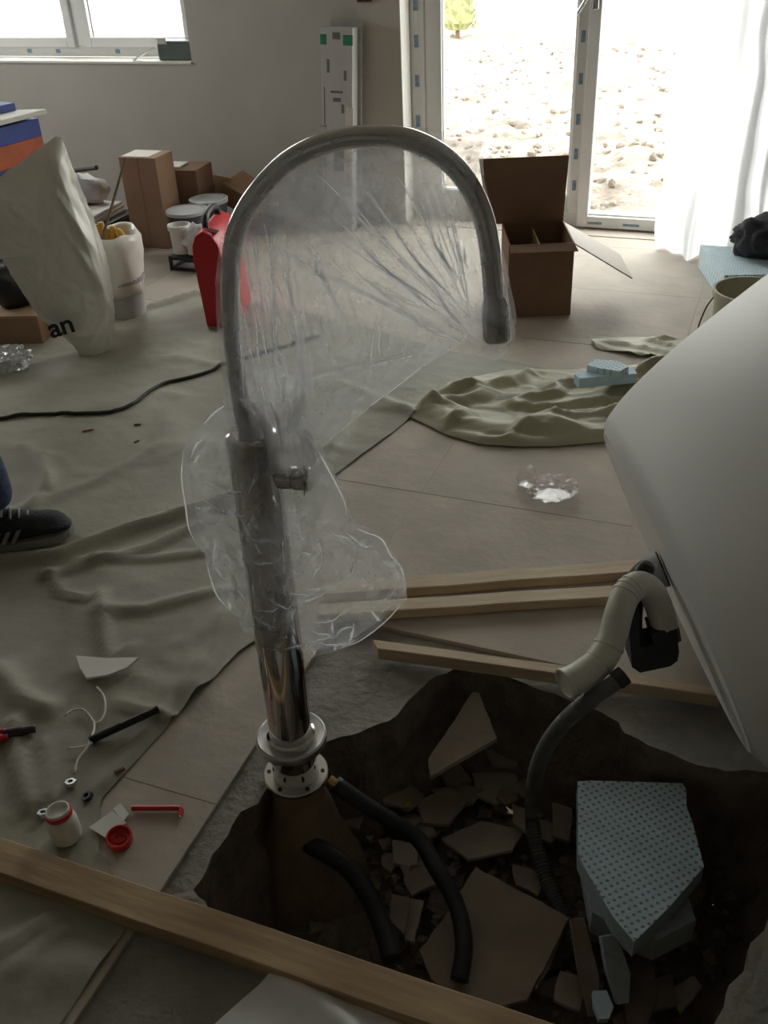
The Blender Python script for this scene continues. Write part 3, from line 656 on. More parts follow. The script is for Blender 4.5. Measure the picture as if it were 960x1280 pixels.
for i, f in enumerate(FRG):
    plate('tile_fragment', f, -.262 + R.uniform(-.012, .03), .009, shard_m if i % 3 else shard_w, 'small broken beige tile piece lying in the rubble of the pit', group='small tile pieces in the pit rubble', tilt=(R.uniform(-.3, .3), R.uniform(-.3, .3)), rough=.005)
fr_ = random.Random(21)
for i in range(26):
    cx, cy = fr_.uniform(470, 690), fr_.uniform(930, 1190)
    if cy > 1080 and cx > 560: continue
    n_ = fr_.choice((4, 5, 5, 6)); r_ = fr_.uniform(12, 24); a_ = fr_.uniform(0, 6)
    plate('tile_fragment', [(cx + math.cos(a_ + k * 6.283 / n_) * r_ * fr_.uniform(.6, 1.2), cy + math.sin(a_ + k * 6.283 / n_) * r_ * .75 * fr_.uniform(.6, 1.2)) for k in range(n_)], -.275 + fr_.uniform(-.01, .02), .008, shard_m if i % 4 else soil, 'small broken beige tile piece lying in the rubble of the pit', group='small tile pieces in the pit rubble', tilt=(fr_.uniform(-.35, .35), fr_.uniform(-.35, .35)), rough=.006)
m = MB(); bot = [fl(x, y, -.29) for x, y in ((400, 1000), (520, 890), (640, 890), (760, 930), (900, 1000), (960, 1080), (880, 1250), (740, 1290), (480, 1200), (300, 1120))]
bp2 = [(p.x, p.y) for p in bot]
k = 0
while k < 420:
    x = R.uniform(-.72, .2); y = R.uniform(.8, 1.5)
    if not inside(x, y, bp2): continue
    k += 1; s = R.uniform(.006, .024); b = bmesh.new(); bmesh.ops.create_cube(b, size=s)
    for v in b.verts: v.co = Vector((v.co.x * R.uniform(.6, 1.7), v.co.y * R.uniform(.6, 1.7), v.co.z * R.uniform(.3, .9)))
    m.bm(b, Matrix.Translation((x, y, -.322 + R.uniform(0, .035))) @ Matrix.Rotation(R.uniform(0, 6), 4, 'Z') @ Matrix.Rotation(R.uniform(-.5, .5), 4, 'X'))
tag(ob('rubble', m, mat('rubble_brown', (.24, .20, .16), .95, .35, 9)), 'loose brown rubble crumbs covering the bottom of the pit', 'rubble', kind='stuff')
m = MB(); c_ = fl(510, 1007, -.24); m.lathe(c_, [(.0105, -.01), (.013, -.006), (.013, .012), (.010, .016), (.009, .010), (.0001, .010)], 18, V(.3, -.5, .8)); ob('pipe_plug', m, mat('ochre_plastic', (.42, .30, .07), .5), None, True, angle=30, label='small ochre plug among the tile pieces in the pit', cat='plug')
# foam block with dimples
ft = [(722, 977), (738, 975.5), (853, 979), (858, 987), (858, 1007), (866, 1030), (880, 1083), (840, 1130), (793, 1177), (767, 1147), (747, 1112), (730, 1083), (723, 1067)]
zf = -.075
P = [fl(x, y, zf) for x, y in ft]; c_ = sum(P, V(0, 0, 0)) / len(P); c_.z = zf - .045
e = empty('foam_block', c_, 'pale blue dimpled foam block with a pointed end lying in the pit', 'foam')
mb = MB(); mb.prism([V(p.x, p.y, zf - .003) for p in P], V(0, 0, -.042)); ob('cut_side', mb, foam_p, e)
mb = MB(); mb.prism(P, V(0, 0, -.003)); ob('dimpled_face', mb, foam_b, e)
m = MB(); m.prism([fl(x, y, zf - .048) for x, y in ((728, 1075), (800, 1060), (850, 1090), (870, 1150), (820, 1175), (775, 1160), (740, 1140))], V(0, 0, -.06)); ob('foam_offcut', m, foam_p, None, label='grey blue foam offcut under the dimpled foam block', cat='foam')
m = MB(); m.prism([fl(x, y, -.19) for x, y in ((725, 1000), (855, 1000), (880, 1120), (800, 1190), (760, 1150))], V(0, 0, -.115)); ob('rubble_lump', m, soil, None, label='dark earth lump under the foam pieces in the pit', cat='earth')
def stick(pts, w, th, mm, name, label, cat, z):
    (x0, y0), (x1, y1) = pts; a = fl(x0, y0, z[0]); b = fl(x1, y1, z[1]); d = (b - a).normalized(); s = d.cross(V(0, 0, 1)).normalized() * w / 2
    n = s.cross(d).normalized() * th
    mb = MB(); mb.prism([a - s * .6, a + s, a.lerp(b, .5) + s * 1.15, b + s * .8, b - s * .3, a.lerp(b, .6) - s * 1.1], n); return ob(name, mb, mm, None, label=label, cat=cat)
stick([(722, 1148), (744, 1270)], .032, .012, mat('grey_wood_splinter', (.24, .19, .15), .9, .2, 20), 'wood_splinter', 'grey brown wood splinter leaning in the pit beside the foam block', 'splinter', (-.16, -.24))
stick([(760, 1168), (778, 1252)], .036, .02, foam_p, 'foam_splinter', 'long grey blue foam splinter below the tip of the foam block', 'foam', (-.15, -.22))
stick([(750, 1243), (756, 1278)], .03, .02, foam_lt, 'foam_crumb', 'small light blue foam crumb near the end of the timber beam', 'foam', (-.21, -.22))
stick([(700, 1160), (668, 1240)], .02, .01, soil, 'wood_splinter', 'short dark wood splinter beside the largest tile slab', 'splinter', (-.25, -.26))
stick([(795, 1190), (800, 1290)], .06, .03, mat('dark_root_wood', (.13, .10, .08), .9, .3, 20, .5, 60), 'wood_chunk', 'dark broken wood chunk under the foam block tip', 'splinter', (-.22, -.24))

# ================================================================== TIMBER
def batten(name, pa, pb, w, h, mt, label, z0=.0, tip=0):
    """pa, pb: floor pixels of the near bottom edge"""
    a = fl(*pa, z0); b = fl(*pb, z0); d = (b - a).normalized(); s = V(-d.y, d.x, 0)
    if s.dot(HEAD) < 0: s = -s
    L = (b - a).length; mb = MB(); vs = []; n = 14
    for i in range(n + 1):
        t = i / n; c = a + d * (L * t); wob = s * (.003 * nz(c, 5)) + V(0, 0, .002 * nz(c, 6, 3))
        sh = V(0, 0, 0)
        sec = [(0, .002), (.002, 0), (w - .002, 0), (w, .002), (w, h - .002), (w - .002, h), (.002, h), (0, h - .002)]
        for (x, z) in sec:
            k = d * (tip * (x / w)) if i == 0 else V(0, 0, 0)
            vs.append(c + s * x + V(0, 0, z) + wob + k)
    fs = [(i * 8 + k, i * 8 + (k + 1) % 8, (i + 1) * 8 + (k + 1) % 8, (i + 1) * 8 + k) for i in range(n) for k in range(8)] + [tuple(range(8)), tuple(n * 8 + k for k in range(8))]
    # own object frame along the batten so that the grain follows it
    ang = math.atan2(d.y, d.x); o = bpy.data.objects.new(name, None)
    Mi = Matrix.Rotation(-ang, 3, 'Z'); me = bpy.data.meshes.new(name); me.from_pydata([Mi @ (v - a) for v in vs], [], fs)
    bmx = bmesh.new(); bmx.from_mesh(me); bmesh.ops.recalc_face_normals(bmx, faces=bmx.faces); bmx.to_mesh(me); bmx.free(); me.materials.append(mt)
    o = bpy.data.objects.new(name, me); col.objects.link(o); o.location = a; o.rotation_euler = (0, 0, ang)
    return tag(o, label, 'timber', 'pine battens on the floor')
batten('timber_batten', (405, 754), (832, 722), .050, .026, wood, 'farther of the two parallel pine battens running from the plastic bag to the bathtub', .0)
batten('timber_batten', (400, 780), (770, 756), .046, .026, wood, 'nearer of the two parallel pine battens running from the plastic bag to the bathtub', .0)
batten('timber_batten', (473, 824), (898, 884), .030, .032, wood, 'pine batten with a pointed end lying along the far rim of the pit', .0, tip=-.02)
bm_ = batten('timber_beam', (-160, 1046), (790, 1384), .064, .030, wood2, 'long dirty pine beam spanning the near side of the pit', .001)

# ================================================================== SHEETS ON THE FLOOR
def pxp(l, z=.004): return [(fl(x, y, z).x, fl(x, y, z).y) for x, y in l]
FOLD = [([(-60, 712), (75, 697), (150, 668), (240, 640), (330, 612)], .022, .020), ([(60, 722), (130, 700), (185, 688), (265, 650)], .016, .012), ([(95, 702), (190, 700), (270, 690)], .014, .009),
        ([(60, 715), (78, 742), (105, 750)], .012, .010), ([(125, 745), (132, 790), (136, 835), (165, 812)], .018, .013), ([(275, 770), (262, 820), (235, 905)], .018, .012), ([(250, 830), (200, 900), (130, 985)], .012, .009),
        ([(0, 840), (30, 880), (60, 890)], .03, .016), ([(20, 905), (25, 960), (38, 1010)], .02, .014), ([(60, 930), (62, 1000)], .015, .010), ([(30, 560), (60, 600), (40, 640)], .025, .010), ([(55, 570), (62, 612)], .02, .010),
        ([(187, 386), (247, 369)], .02, .016), ([(0, 1190), (60, 1150)], .015, .009), ([(20, 1215), (70, 1165)], .012, .007), ([(150, 880), (215, 902)], .012, .01), ([(300, 740), (262, 742), (180, 765), (140, 765)], .016, .009),
        ([(420, 480), (520, 520)], .03, .012), ([(440, 520), (400, 590)], .02, .01), ([(200, 560), (130, 600), (20, 640)], .03, .007)]
FOLDW = [([fl(x, y) for x, y in l], w, h) for l, w, h in FOLD]
def cloth_z(x, y):
    z = .004
    for l, w, h in FOLDW:
        d = min(segd(x, y, l[i], l[i + 1])[0] for i in range(len(l) - 1))
        if d < w * 3: z += h * math.exp(-(d / w) ** 2 * 1.6)
    q = (x * .9 + y * .4, y * 1.5 - x * .5, 0)
    z += .006 * max(0, 1 - abs(nz(q, 1.7)) * 9) * max(0, nz(q, 1.1, 9) + .25) * 2 + .004 * max(0, 1 - abs(nz(q, 3.1, 3)) * 7) * max(0, nz(q, 1.5, 19) + .2) + .003 * max(0, nz(q, 2.2, 6))
    z = .004 + (z - .004) * 1.35
    z += .004 * max(0, 1 - abs(nz((x * .5 + y, y * .3 - x, 0), 7, 13)) * 6) * max(0, nz(q, 2, 29) + .1) * 2
    return max(.003, z)
CL = [(-420, 520), (-120, 440), (60, 412), (187, 383), (250, 366), (420, 398), (560, 438), (640, 452), (700, 465), (640, 500), (540, 508), (513, 522), (491, 540), (419, 593), (395, 650), (365, 720), (335, 790), (300, 814), (215, 902), (160, 962), (125, 1001), (123, 1062), (150, 1106), (182, 1128), (165, 1150), (75, 1280), (-30, 1420), (-420, 1420), (-420, 900)]
ob('drop_cloth', sheet(pxp(CL), .0165, cloth_z), cloth_m, None, True, label='large olive plastic drop cloth wrinkled over the floor around the sneaker and cable', cat='drop cloth')
# crumpled heap near the tub
def ridg(q, k, o): return max(0, 1 - abs(nz(q, k, o)) * 7)
CR = [(508, 520), (530, 500), (560, 478), (640, 462), (720, 462), (800, 456), (880, 440), (900, 480), (860, 520), (790, 545), (755, 553), (700, 558), (650, 559), (600, 556), (560, 545), (530, 530)]
crp = pxp(CR); front = [fl(x, y) for x, y in ((516, 520), (560, 540), (610, 550), (690, 553), (770, 545))]
def crump(x, y):
    d = near_edge(x, y, crp)[0]; q = (x * .8 + y * .25, y * 2.0 - x * .55, 0)
    a = min(1, d / .06)
    fd = min(segd(x, y, front[i], front[i + 1])[0] for i in range(4))
    return .006 + a * (.034 * ridg(q, 2.1, 1.3) + .026 * ridg(q, 3.4, 5.1) + .005 * ridg(q, 6, 8) + .006 * ridg((q[1] * .5, q[0] * 1.6, 0), 3, 3)) + .03 * math.exp(-((fd - .05) / .05) ** 2) * min(1, d / .03)
ob('drop_cloth_heap', sheet(crp, .009, crump), cloth_m2, None, True, label='crumpled olive plastic sheet bunched up beside the bathtub', cat='drop cloth')
CS = pxp([(738, 424), (790, 421), (846, 424), (900, 430), (880, 446), (800, 446), (770, 440), (745, 436)])
ob('drop_cloth_strip', sheet(CS, .012, lambda x, y: .005 + .014 * ridg((x * .6 + y, y * 2.2, 0), 6, 2)), cloth_m2, None, True, label='narrow flat strip of olive plastic sheet behind the blue foam pieces', cat='drop cloth')
# white membrane under the beam
ME = pxp([(240, 1300), (265, 1280), (300, 1248), (338, 1216), (346, 1211), (350, 1218), (362, 1206), (470, 1243), (570, 1278), (640, 1310), (560, 1380), (240, 1380)], .012)
mfold = [fl(x, y, .012) for x, y in ((346, 1211), (400, 1250), (450, 1300))]
def memz(x, y):
    d = min(segd(x, y, mfold[i], mfold[i + 1])[0] for i in range(2))
    return .006 + .016 * math.exp(-(d / .02) ** 2) + .006 * max(0, nz((x, y, 0), 9)) - .0
ob('white_membrane', sheet(ME, .008, memz), membrane, None, True, label='dirty white membrane sheet with a folded corner under the timber beam', cat='membrane')

# ================================================================== CABLE AND SMALL THINGS
def floorpath(l, z): return [fl(x, y, z) for x, y in l]
m = MB(); m.tube([p + V(0, 0, max(0, cloth_z(p.x, p.y) - .004)) for p in catmull(floorpath([(-180, 545), (-60, 530), (0, 523), (40, 518), (100, 517), (140, 515), (165, 507), (185, 492), (205, 479), (235, 472), (262, 464), (285, 454), (330, 440), (400, 420)], .010), 8)], .0065, 10, smooth=1)
ob('power_cable', m, mat('dusty_black_cable', (.05, .045, .035), .7), None, True, label='dark power cable snaking across the olive drop cloth', cat='cable')
# jar with red ring, cap, hex key, pen, packet, tie, paper, nuts
jb = fl(85, 1046, .006); jb.z = cloth_z(jb.x, jb.y) + .001
jar = empty('white_jar', jb, 'small open white plastic jar with a red neck ring standing on the drop cloth', 'jar')
ja = V(-.10, .03, 1).normalized()
m = MB(); m.lathe(jb, [(.020, 0), (.0265, .002), (.028, .008), (.028, .040), (.0265, .048), (.0225, .054), (.0215, .058)], 32, ja); ob('body', m, whitepl, jar, True, angle=35)
m = MB(); m.lathe(jb, [(.0235, .056), (.0245, .058), (.0245, .0635), (.0235, .065), (.021, .065)], 32, ja, cap=False); ob('neck_ring', m, redbr, jar, True, angle=35, label='red neck ring')
m = MB(); m.lathe(jb, [(.0215, .063), (.0218, .071), (.0195, .0715), (.0185, .060), (.0001, .058)], 32, ja); ob('neck', m, whitepl, jar, True, angle=35)
cb = fl(150, 1050, .004); cb.z = .003
m = MB(); m.lathe(cb, [(.0001, 0), (.0225, 0), (.024, .003), (.024, .014), (.0225, .016), (.020, .0155), (.0195, .006), (.011, .005), (.0105, .009), (.008, .009), (.0075, .005), (.0001, .005)], 32, V(.1, -.12, 1), jig=lambda p, j, q: p)
ob('jar_cap', m, redbr, None, True, angle=30, label='round red screw cap lying upside down beside the jar', cat='cap')
m = MB(); P = floorpath([(165, 1010), (195, 1010), (221, 1010), (226, 1012), (225, 1020)], .007); m.tube(P, .0055, 6, smooth=4)
hk = ob('hex_key', m, redpl, None, label='red L-shaped hex key lying on the tile beside the cap', cat='tool')
m = MB(); m.tube(floorpath([(225, 1018), (224.5, 1022)], .007), .0042, 6, smooth=1); ob('steel_tip', m, satin, hk, label='bare metal tip')
a_ = fl(112, 924, .018); b_ = fl(200, 893, .018)
for p in (a_, b_): p.z = cloth_z(p.x, p.y) + .008
m = MB(); m.tube([a_, a_.lerp(b_, .9), b_], lambda t: .0085 if t < .7 else .0075, 12, smooth=3); pn = ob('marker_pen', m, blackpl, None, True, angle=40, label='slim black pen like tool with a steel clip on the drop cloth', cat='pen')
m = MB(); q0, q1 = a_.lerp(b_, .45), a_.lerp(b_, .93); up = V(0, 0, .0085); m.tube([q0 + up, q1 + up], .0022, 6, smooth=1); ob('clip', m, satin, pn, label='steel clip')
# screwdriver set at the frame edge
a_ = fl(-60, 930, .02); b_ = fl(44, 910, .02)
for p in (a_, b_): p.z = cloth_z(p.x, p.y) + .013
dr_ = (b_ - a_).normalized()
sd = empty('pliers', a_.lerp(b_, .5) - V(0, 0, .012), 'red handled pliers with dark steel jaws lying on the drop cloth', 'tool')
m = MB(); s_ = dr_.cross(V(0, 0, 1)).normalized()
m.tube([a_ + s_ * .004, a_.lerp(b_, .35) + s_ * .014, a_.lerp(b_, .68) + s_ * .008], .008, 10); ob('grip', m, redpl, sd, True)
m = MB(); m.tube([a_ - s_ * .02, a_.lerp(b_, .35) - s_ * .012, a_.lerp(b_, .68) - s_ * .006], .008, 10); ob('grip', m, redpl, sd, True)
m = MB(); m.tube([a_.lerp(b_, .62), a_.lerp(b_, .8), b_], lambda t: .012 if t < .6 else .009, 10); ob('jaws', m, mat('dark_steel', (.10, .08, .09), .35, metal=1), sd, True)
# paper scraps
def scrap(name, px, lift, mt, label, cat='paper', th=.0015):
    P = [fl(x, y, .01) for x, y in px]; c = sum(P, V(0, 0, 0)) / len(P); P = [V(p.x, p.y, max(cloth_z(q.x, q.y) for q in P) * (0 if lift else 1) + (cloth_z(p.x, p.y) if lift else .0) + .004 + lift * nz(p, 25, 3)) for p in P]
    mb = MB(); mb.prism(P, V(0, 0, -th)); return ob(name, mb, mt, None, label=label, cat=cat)
scrap('foam_sheet_scrap', [(97, 827), (135, 830), (175, 829), (160, 842), (137, 851), (110, 855), (102, 842)], .0, mat('white_packing_foam', (.85, .84, .80), .8, .04, 20), 'torn white triangular packing scrap on the drop cloth', 'scrap', .006)
scrap('paper_scrap', [(111, 1034), (140, 1013), (158, 1027), (131, 1046)], .006, whitepaper, 'folded white paper scrap between the jar and the hex key', 'paper')
scrap('tape_scrap', [(141, 1010), (150, 1003), (161, 1015), (153, 1025)], .012, whitepaper, 'small curled paper flap beside the folded paper scrap', 'paper')
m = MB()
for l in ([(122, 862), (130, 872), (132, 888), (126, 901), (118, 903), (112, 895), (103, 888), (90, 890), (82, 897)], [(118, 903), (117, 915), (110, 935), (98, 950), (93, 967)], [(116, 930), (105, 935), (86, 936)]):
    m.tube([V(p.x, p.y, cloth_z(p.x, p.y) + .006 + .010 * abs(nz(p, 12))) for p in catmull(floorpath(l, .012), 4)], .0026, 8, smooth=1)
ob('white_tie', m, whitepl, None, True, label='tangled white plastic tie strips on the drop cloth near the pen', cat='cable tie')
for (x, y, lb) in ((88, 979, 'small steel nut just behind the jar neck'), (54, 1018, 'steel nut lying against the jar on the beam side'), (110, 995, 'dull steel nut between the jar and the paper scrap')):
    p = fl(x, y, .01); p.z = cloth_z(p.x, p.y) + .001; m = MB()
    m.lathe(p, [(.006, 0), (.0115, 0), (.0115, .009), (.006, .009), (.006, 0)], 6, V(R.uniform(-.4, .4), R.uniform(-.4, .4), 1), cap=False); o = ob('hex_nut', m, satin if y != 995 else mat('dull_steel', (.12, .12, .12), .4, metal=1), None, label=lb, cat='nut', group='loose nuts by the jar')
for (x, y, l, a, lb) in ((110, 537, .036, .3, 'pale wood chip on the drop cloth below the cable'), (172, 531, .022, 0, 'tiny dark chip on the drop cloth, nearest the cable'), (171, 552, .018, .8, 'tiny dark chip on the drop cloth, farther from the cable'), (150, 964, .02, .5, 'tiny dark chip near the edge of the drop cloth')):
    p = fl(x, y, .008); p.z = cloth_z(p.x, p.y) + .003; m = MB(); M3 = rotz(a + YAW); m.box(p, (l, .007, .005), M3, .001)
    ob('wood_chip', m, cardlt if x == 110 else carddk, None, label=lb, cat='chip')
# clear crumpled cup
cc = fl(688, 628, 0)
def blob(c, rx, ry, rz, amp, fr, seed, n=3, ax=0.0):
    b = bmesh.new(); bmesh.ops.create_icosphere(b, subdivisions=n, radius=1)
    for v in b.verts:
        d = v.co.normalized(); k = 1 + amp * (abs(noise.noise(d * fr + Vector((seed, seed, 0)))) * 2.2 - .5) + amp * .5 * noise.noise(d * fr * 2.7 + Vector((seed, 0, seed)))
        v.co = Vector((d.x * rx * k, d.y * ry * k, max(-rz * .75, d.z * rz * k)))
    mb = MB(); mb.bm(b, Matrix.Translation(c + V(0, 0, rz * .75)) @ Matrix.Rotation(ax, 4, 'Z')); return mb
m = blob(fl(691, 618, 0), .070, .058, .032, .22, 1.9, 3.3, 4, YAW); m2 = blob(fl(659, 606, 0), .028, .036, .032, .25, 2, 1.3, 3, YAW); m.add(m2.v, m2.f)
ob('clear_plastic_bag', m, film_cup, None, False, label='small crumpled clear plastic bag lying alone on the bare tile', cat='plastic bag')
# pale blue foam pieces
def slab(px, z0, h, mt, name, label, cat='foam'):
    mb = MB(); mb.prism([fl(x, y, z0 + h) for x, y in px], V(0, 0, -h)); return ob(name, mb, mt, None, label=label, cat=cat)
slab([(718, 467), (738, 461), (792, 459), (796, 467), (724, 473)], .045, .035, foam_lt, 'foam_offcut', 'larger light blue foam offcut lying on the crumpled sheet')
slab([(734, 456), (745, 449), (772, 451), (786, 458), (775, 464), (748, 460)], .081, .02, foam_b2, 'foam_offcut', 'thin dimpled light blue foam piece on top of the larger offcut')

# ================================================================== CLUTTER ALONG THE BACK WALL
def carton(name, base, w, d, h, ang, mt, label, cat='box', tape=None, open_=False):
    e = empty(name, base, label, cat); M3 = rotz(ang); t = .005
    mb = MB()
    if open_:
        for c, s in (((0, -d / 2, h / 2), (w, t, h)), ((0, d / 2, h / 2), (w, t, h)), ((-w / 2, 0, h / 2), (t, d, h)), ((w / 2, 0, h / 2), (t, d, h)), ((0, 0, t / 2), (w, d, t))): mb.box(base + M3 @ V(*c), s, M3)
    else: mb.box(base + V(0, 0, h / 2), (w, d, h), M3, .003, 1)
    ob('carton_body', mb, mt, e)
    if tape:
        t_ = MB(); t_.box(base + M3 @ V(0, 0, h + .0008), (w * .98, .045, .001), M3); t_.box(base + M3 @ V(-w * .0, -d / 2 - .0008, h - .05), (.045, .001, .1), M3); ob('tape', t_, tape, e)
    return e, M3
tapem = mat('packing_tape', (.52, .45, .36), .35)
b = fl(187, 311); H_ = hgt(b, 198)
e, M3 = carton('tall_carton', b + V(0, .10, 0), .205, .17, H_, .05, card, 'tall narrow brown cardboard box standing upright by the back wall', tape=None)
mb = MB(); mb.box(b + V(0, .10, H_ + .001) + M3 @ V(-.02, 0, 0), (.15, .14, .002), M3); ob('top_flap', mb, cardwh, e, label='pale top flap')
mb = MB(); mb.box(b + V(0, .10, H_ * .5) + M3 @ V(-.0, -.0855, 0), (.002, .001, H_ * .98), M3); ob('flap_seam', mb, carddk, e)
b2 = V(-2.84, 4.42, 0); e, M3 = carton('carton', b2, .20, .2, hgt(V(-2.86, 4.26, 0), 216), .12, carddk, 'dark brown carton standing behind the tall narrow box', tape=None)
mb = MB(); mb.box(b2 + V(0, 0, hgt(V(-2.86, 4.26, 0), 216) + .006) + M3 @ V(-.05, -.02, 0), (.1, .12, .012), M3, .002); ob('paper_label', mb, whitepaper, e)
# small open carton lying tilted near the wall
b3 = V(-2.55, 4.52, .0); M3 = rotz(-.25) @ Matrix.Rotation(.35, 3, 'Y') @ Matrix.Rotation(.25, 3, 'X')
e = empty('tilted_carton', b3, 'small tilted cardboard carton with a torn pale flap against the wall', 'box')
mb = MB(); mb.box(b3 + V(0, 0, .17), (.22, .15, .13), M3, .003); ob('carton_body', mb, card, e)
mb = MB(); mb.box(b3 + V(0, 0, .17) + M3 @ V(-.125, -.06, .03), (.09, .004, .12), M3 @ Matrix.Rotation(.5, 3, 'Z')); ob('flap', mb, cardlt, e, label='torn pale flap')
mb = MB(); mb.box(b3 + V(.02, .0, .03), (.26, .2, .05), rotz(.1), .006); mb.box(b3 + V(.02, -.01, .005), (.22, .18, .01), rotz(.1), .002); ob('bundle_under', mb, mat('charcoal_plastic', (.05, .05, .055), .6), None, label='dark plastic case under the tilted carton', cat='case')
def pail(name, base, r0, r1, h, mt, label, lid=None, cat='bucket', bail=False, rim=True):
    e = empty(name, base, label, cat); m = MB()
    m.lathe(base, [(.0001, 0), (r0, 0), (r0 + (r1 - r0) * .5, h * .5), (r1, h), (r1 + .006, h), (r1 + .006, h - .02), (r1 + .004, h + .002), (r1 - .004, h + .002), (r0 - .004, .02), (.0001, .012)], 36); ob('body', m, mt, e, True, angle=35)
    if lid:
        m = MB(); m.lathe(base + V(0, 0, h), [(r1 + .008, -.012), (r1 + .009, .004), (r1 - .006, .008), (r1 - .012, .002), (.0001, .003)], 36); ob('lid', m, lid, e, True, angle=30)
    if bail:
        m = MB(); P = [base + V(math.cos(a) * (r1 + .008), 0, h - .03) + (V(0, -1, 0) * math.sin(a) * .11 + V(0, 0, -.06) * math.sin(a)) for a in [i * math.pi / 10 for i in range(11)]]
        m.tube(P, .0025, 6, smooth=2); ob('wire_handle', m, mat('rusty_wire', (.10, .09, .08), .5, metal=.6), e, True)
    return e
lidm = mat('grey_lid', (.42, .43, .44), .5, .08, 10)
pail('dark_bucket', fl(242, 320), .078, .092, .225, mat('dark_grey_bucket', (.05, .05, .055), .5, .1, 10), 'dark bucket with a grey lid beside the red tool case', lidm)
pail('dark_bucket', V(-2.64, 4.27, 0), .08, .09, .215, mat('dark_grey_bucket2', (.045, .045, .05), .5, .1, 10), 'second dark bucket with a grey lid, farther back towards the wall', lidm)
pail('white_tub_pail', fl(234, 333) + V(-.01, .0, .07), .045, .05, .13, whitepl, 'small ribbed white pail on the black crate', None)
cr = fl(238, 340); e = empty('black_crate', cr, 'low black crate frame in front of the lidded buckets', 'crate')
for (x, y, sx, sy, z) in ((0, -.0, .2, .012, .01), (0, .14, .2, .012, .01), (-.1, .07, .012, .15, .01), (.1, .07, .012, .15, .01), (0, 0, .2, .012, .06), (0, .14, .2, .012, .06), (-.1, .07, .012, .15, .06), (.1, .07, .012, .15, .06)):
    mb = MB(); mb.box(cr + V(x, y, z), (sx, sy, .014), None, .002); ob('rail', mb, blackpl, e)
for (x, y) in ((-.1, 0), (.1, 0), (-.1, .14), (.1, .14)):
    mb = MB(); mb.box(cr + V(x, y, .035), (.014, .014, .07), None, .002); ob('post', mb, blackpl, e)
mb = MB(); mb.box(cr + V(0, .07, .064), (.2, .14, .008)); ob('deck', mb, blackpl, e)
m = blob(cr + V(.045, .05, .07), .075, .06, .085, .3, 2.5, 7.7, 3); ob('white_bag', m, mat('crumpled_white_bag', (.62, .61, .60), .5, .08, 12, .4, 30), None, True, label='crumpled white plastic bag stuffed in the black crate', cat='plastic bag')
# red tool case
rb = fl(277, 410); rM = rotz(.26) @ Matrix.Rotation(-.06, 3, 'Y')
e = empty('red_tool_case', rb, 'red plastic power tool case standing on its narrow side with a dark handle', 'case')
def case_sec(x, y): return rb + rM @ V(x, y, 0)
Hc = hgt(rb, 288); w = .125; L = .30
mb = MB(); pr_ = [(-w / 2 + .012, 0), (w / 2 - .012, 0), (w / 2, .012), (w / 2, Hc * .72), (w / 2 - .008, Hc * .86), (w / 2 - .03, Hc * .96), (0, Hc), (-w / 2 + .03, Hc * .96), (-w / 2 + .008, Hc * .86), (-w / 2, Hc * .72), (-w / 2, .012)]
secs = [(0.0, .93), (.012, 1.0), (L - .012, 1.0), (L, .93)]; vs = []
for y, k in secs: vs += [rb + rM @ V(x * k, y, Hc / 2 + (z - Hc / 2) * (1 - (1 - k) * .35)) for x, z in pr_]
n = len(pr_); mb.add(vs, [(j * n + i, j * n + (i + 1) % n, (j + 1) * n + (i + 1) % n, (j + 1) * n + i) for j in range(3) for i in range(n)] + [tuple(range(n)), tuple(3 * n + i for i in range(n))])
ob('case_body', mb, redpl, e, True, angle=40)
mb = MB(); mb.tube([rb + rM @ V(0, .05, Hc * .97), rb + rM @ V(0, .07, Hc + .025), rb + rM @ V(0, .12, Hc + .04), rb + rM @ V(0, .19, Hc + .04), rb + rM @ V(0, .235, Hc + .025), rb + rM @ V(0, .25, Hc * .97)], .014, 10); ob('handle', mb, black, e, True)
mb = MB(); mb.box(rb + rM @ V(.025, .035, Hc - .012), (.055, .04, .004), rM @ Matrix.Rotation(.32, 3, 'Y')); ob('label_plate', mb, mat('dark_label', (.10, .02, .03), .5), e, label='dark label plate')
mb = MB(); mb.bx(-.001, .001, 0, .001, 0, .001); 
mb = MB(); mb.box(rb + rM @ V(0, L / 2, Hc * .42), (w + .004, .006, Hc * .8), rM, .001); ob('seam', mb, mat('dark_red', (.35, .015, .02), .45), e)
for z in (Hc * .25, Hc * .6):
    mb = MB(); mb.box(rb + rM @ V(-w / 2 - .004, L / 2, z), (.008, .04, .03), rM, .002); ob('latch', mb, black, e)
# bucket with a white liner, tool in it
bb = fl(158, 392); e = pail('lined_bucket', bb, .085, .098, .17, greybucket, 'grey bucket lined with a puffed white plastic bag next to the hanging white cover', None)
m = MB(); h0 = .15; ht = hgt(bb, 290)
m.lathe(bb, [(.100, .10), (.108, .15), (.114, .20), (.116, .26), (.122, ht - .03), (.112, ht), (.098, ht - .008), (.090, .22), (.088, .12)], 44, jig=lambda p, j, q: p + V(nz(p, 14), nz(p, 14, 4), nz(p, 12, 7) * .8) * .022)
ob('bag_liner', m, bagwhite, e, True, label='puffed white bag liner')
gm = mat('ochre_leather', (.55, .30, .05), .6, .15, 14)
g0 = bb + V(-.02, 0, ht - .06); e2 = empty('work_gloves', g0, 'pair of ochre work gloves stuffed in the lined bucket', 'gloves')
for k in range(5):
    m = MB(); a = -.07 + k * .028; m.tube([g0 + V(a * .5, .01 * k, -.05), g0 + V(a * .8, 0, .03), g0 + V(a, -.01 + .008 * (k % 2), .075 + .012 * (k % 3))], lambda t: .017 - .004 * t, 8); ob('finger', m, gm, e2, True)
m = MB(); m.tube([g0 + V(.03, .02, -.02), g0 + V(.055, .0, .06), g0 + V(.085, -.02, .055), g0 + V(.10, -.03, .03)], .016, 8); ob('cuff', m, gm, e2, True)
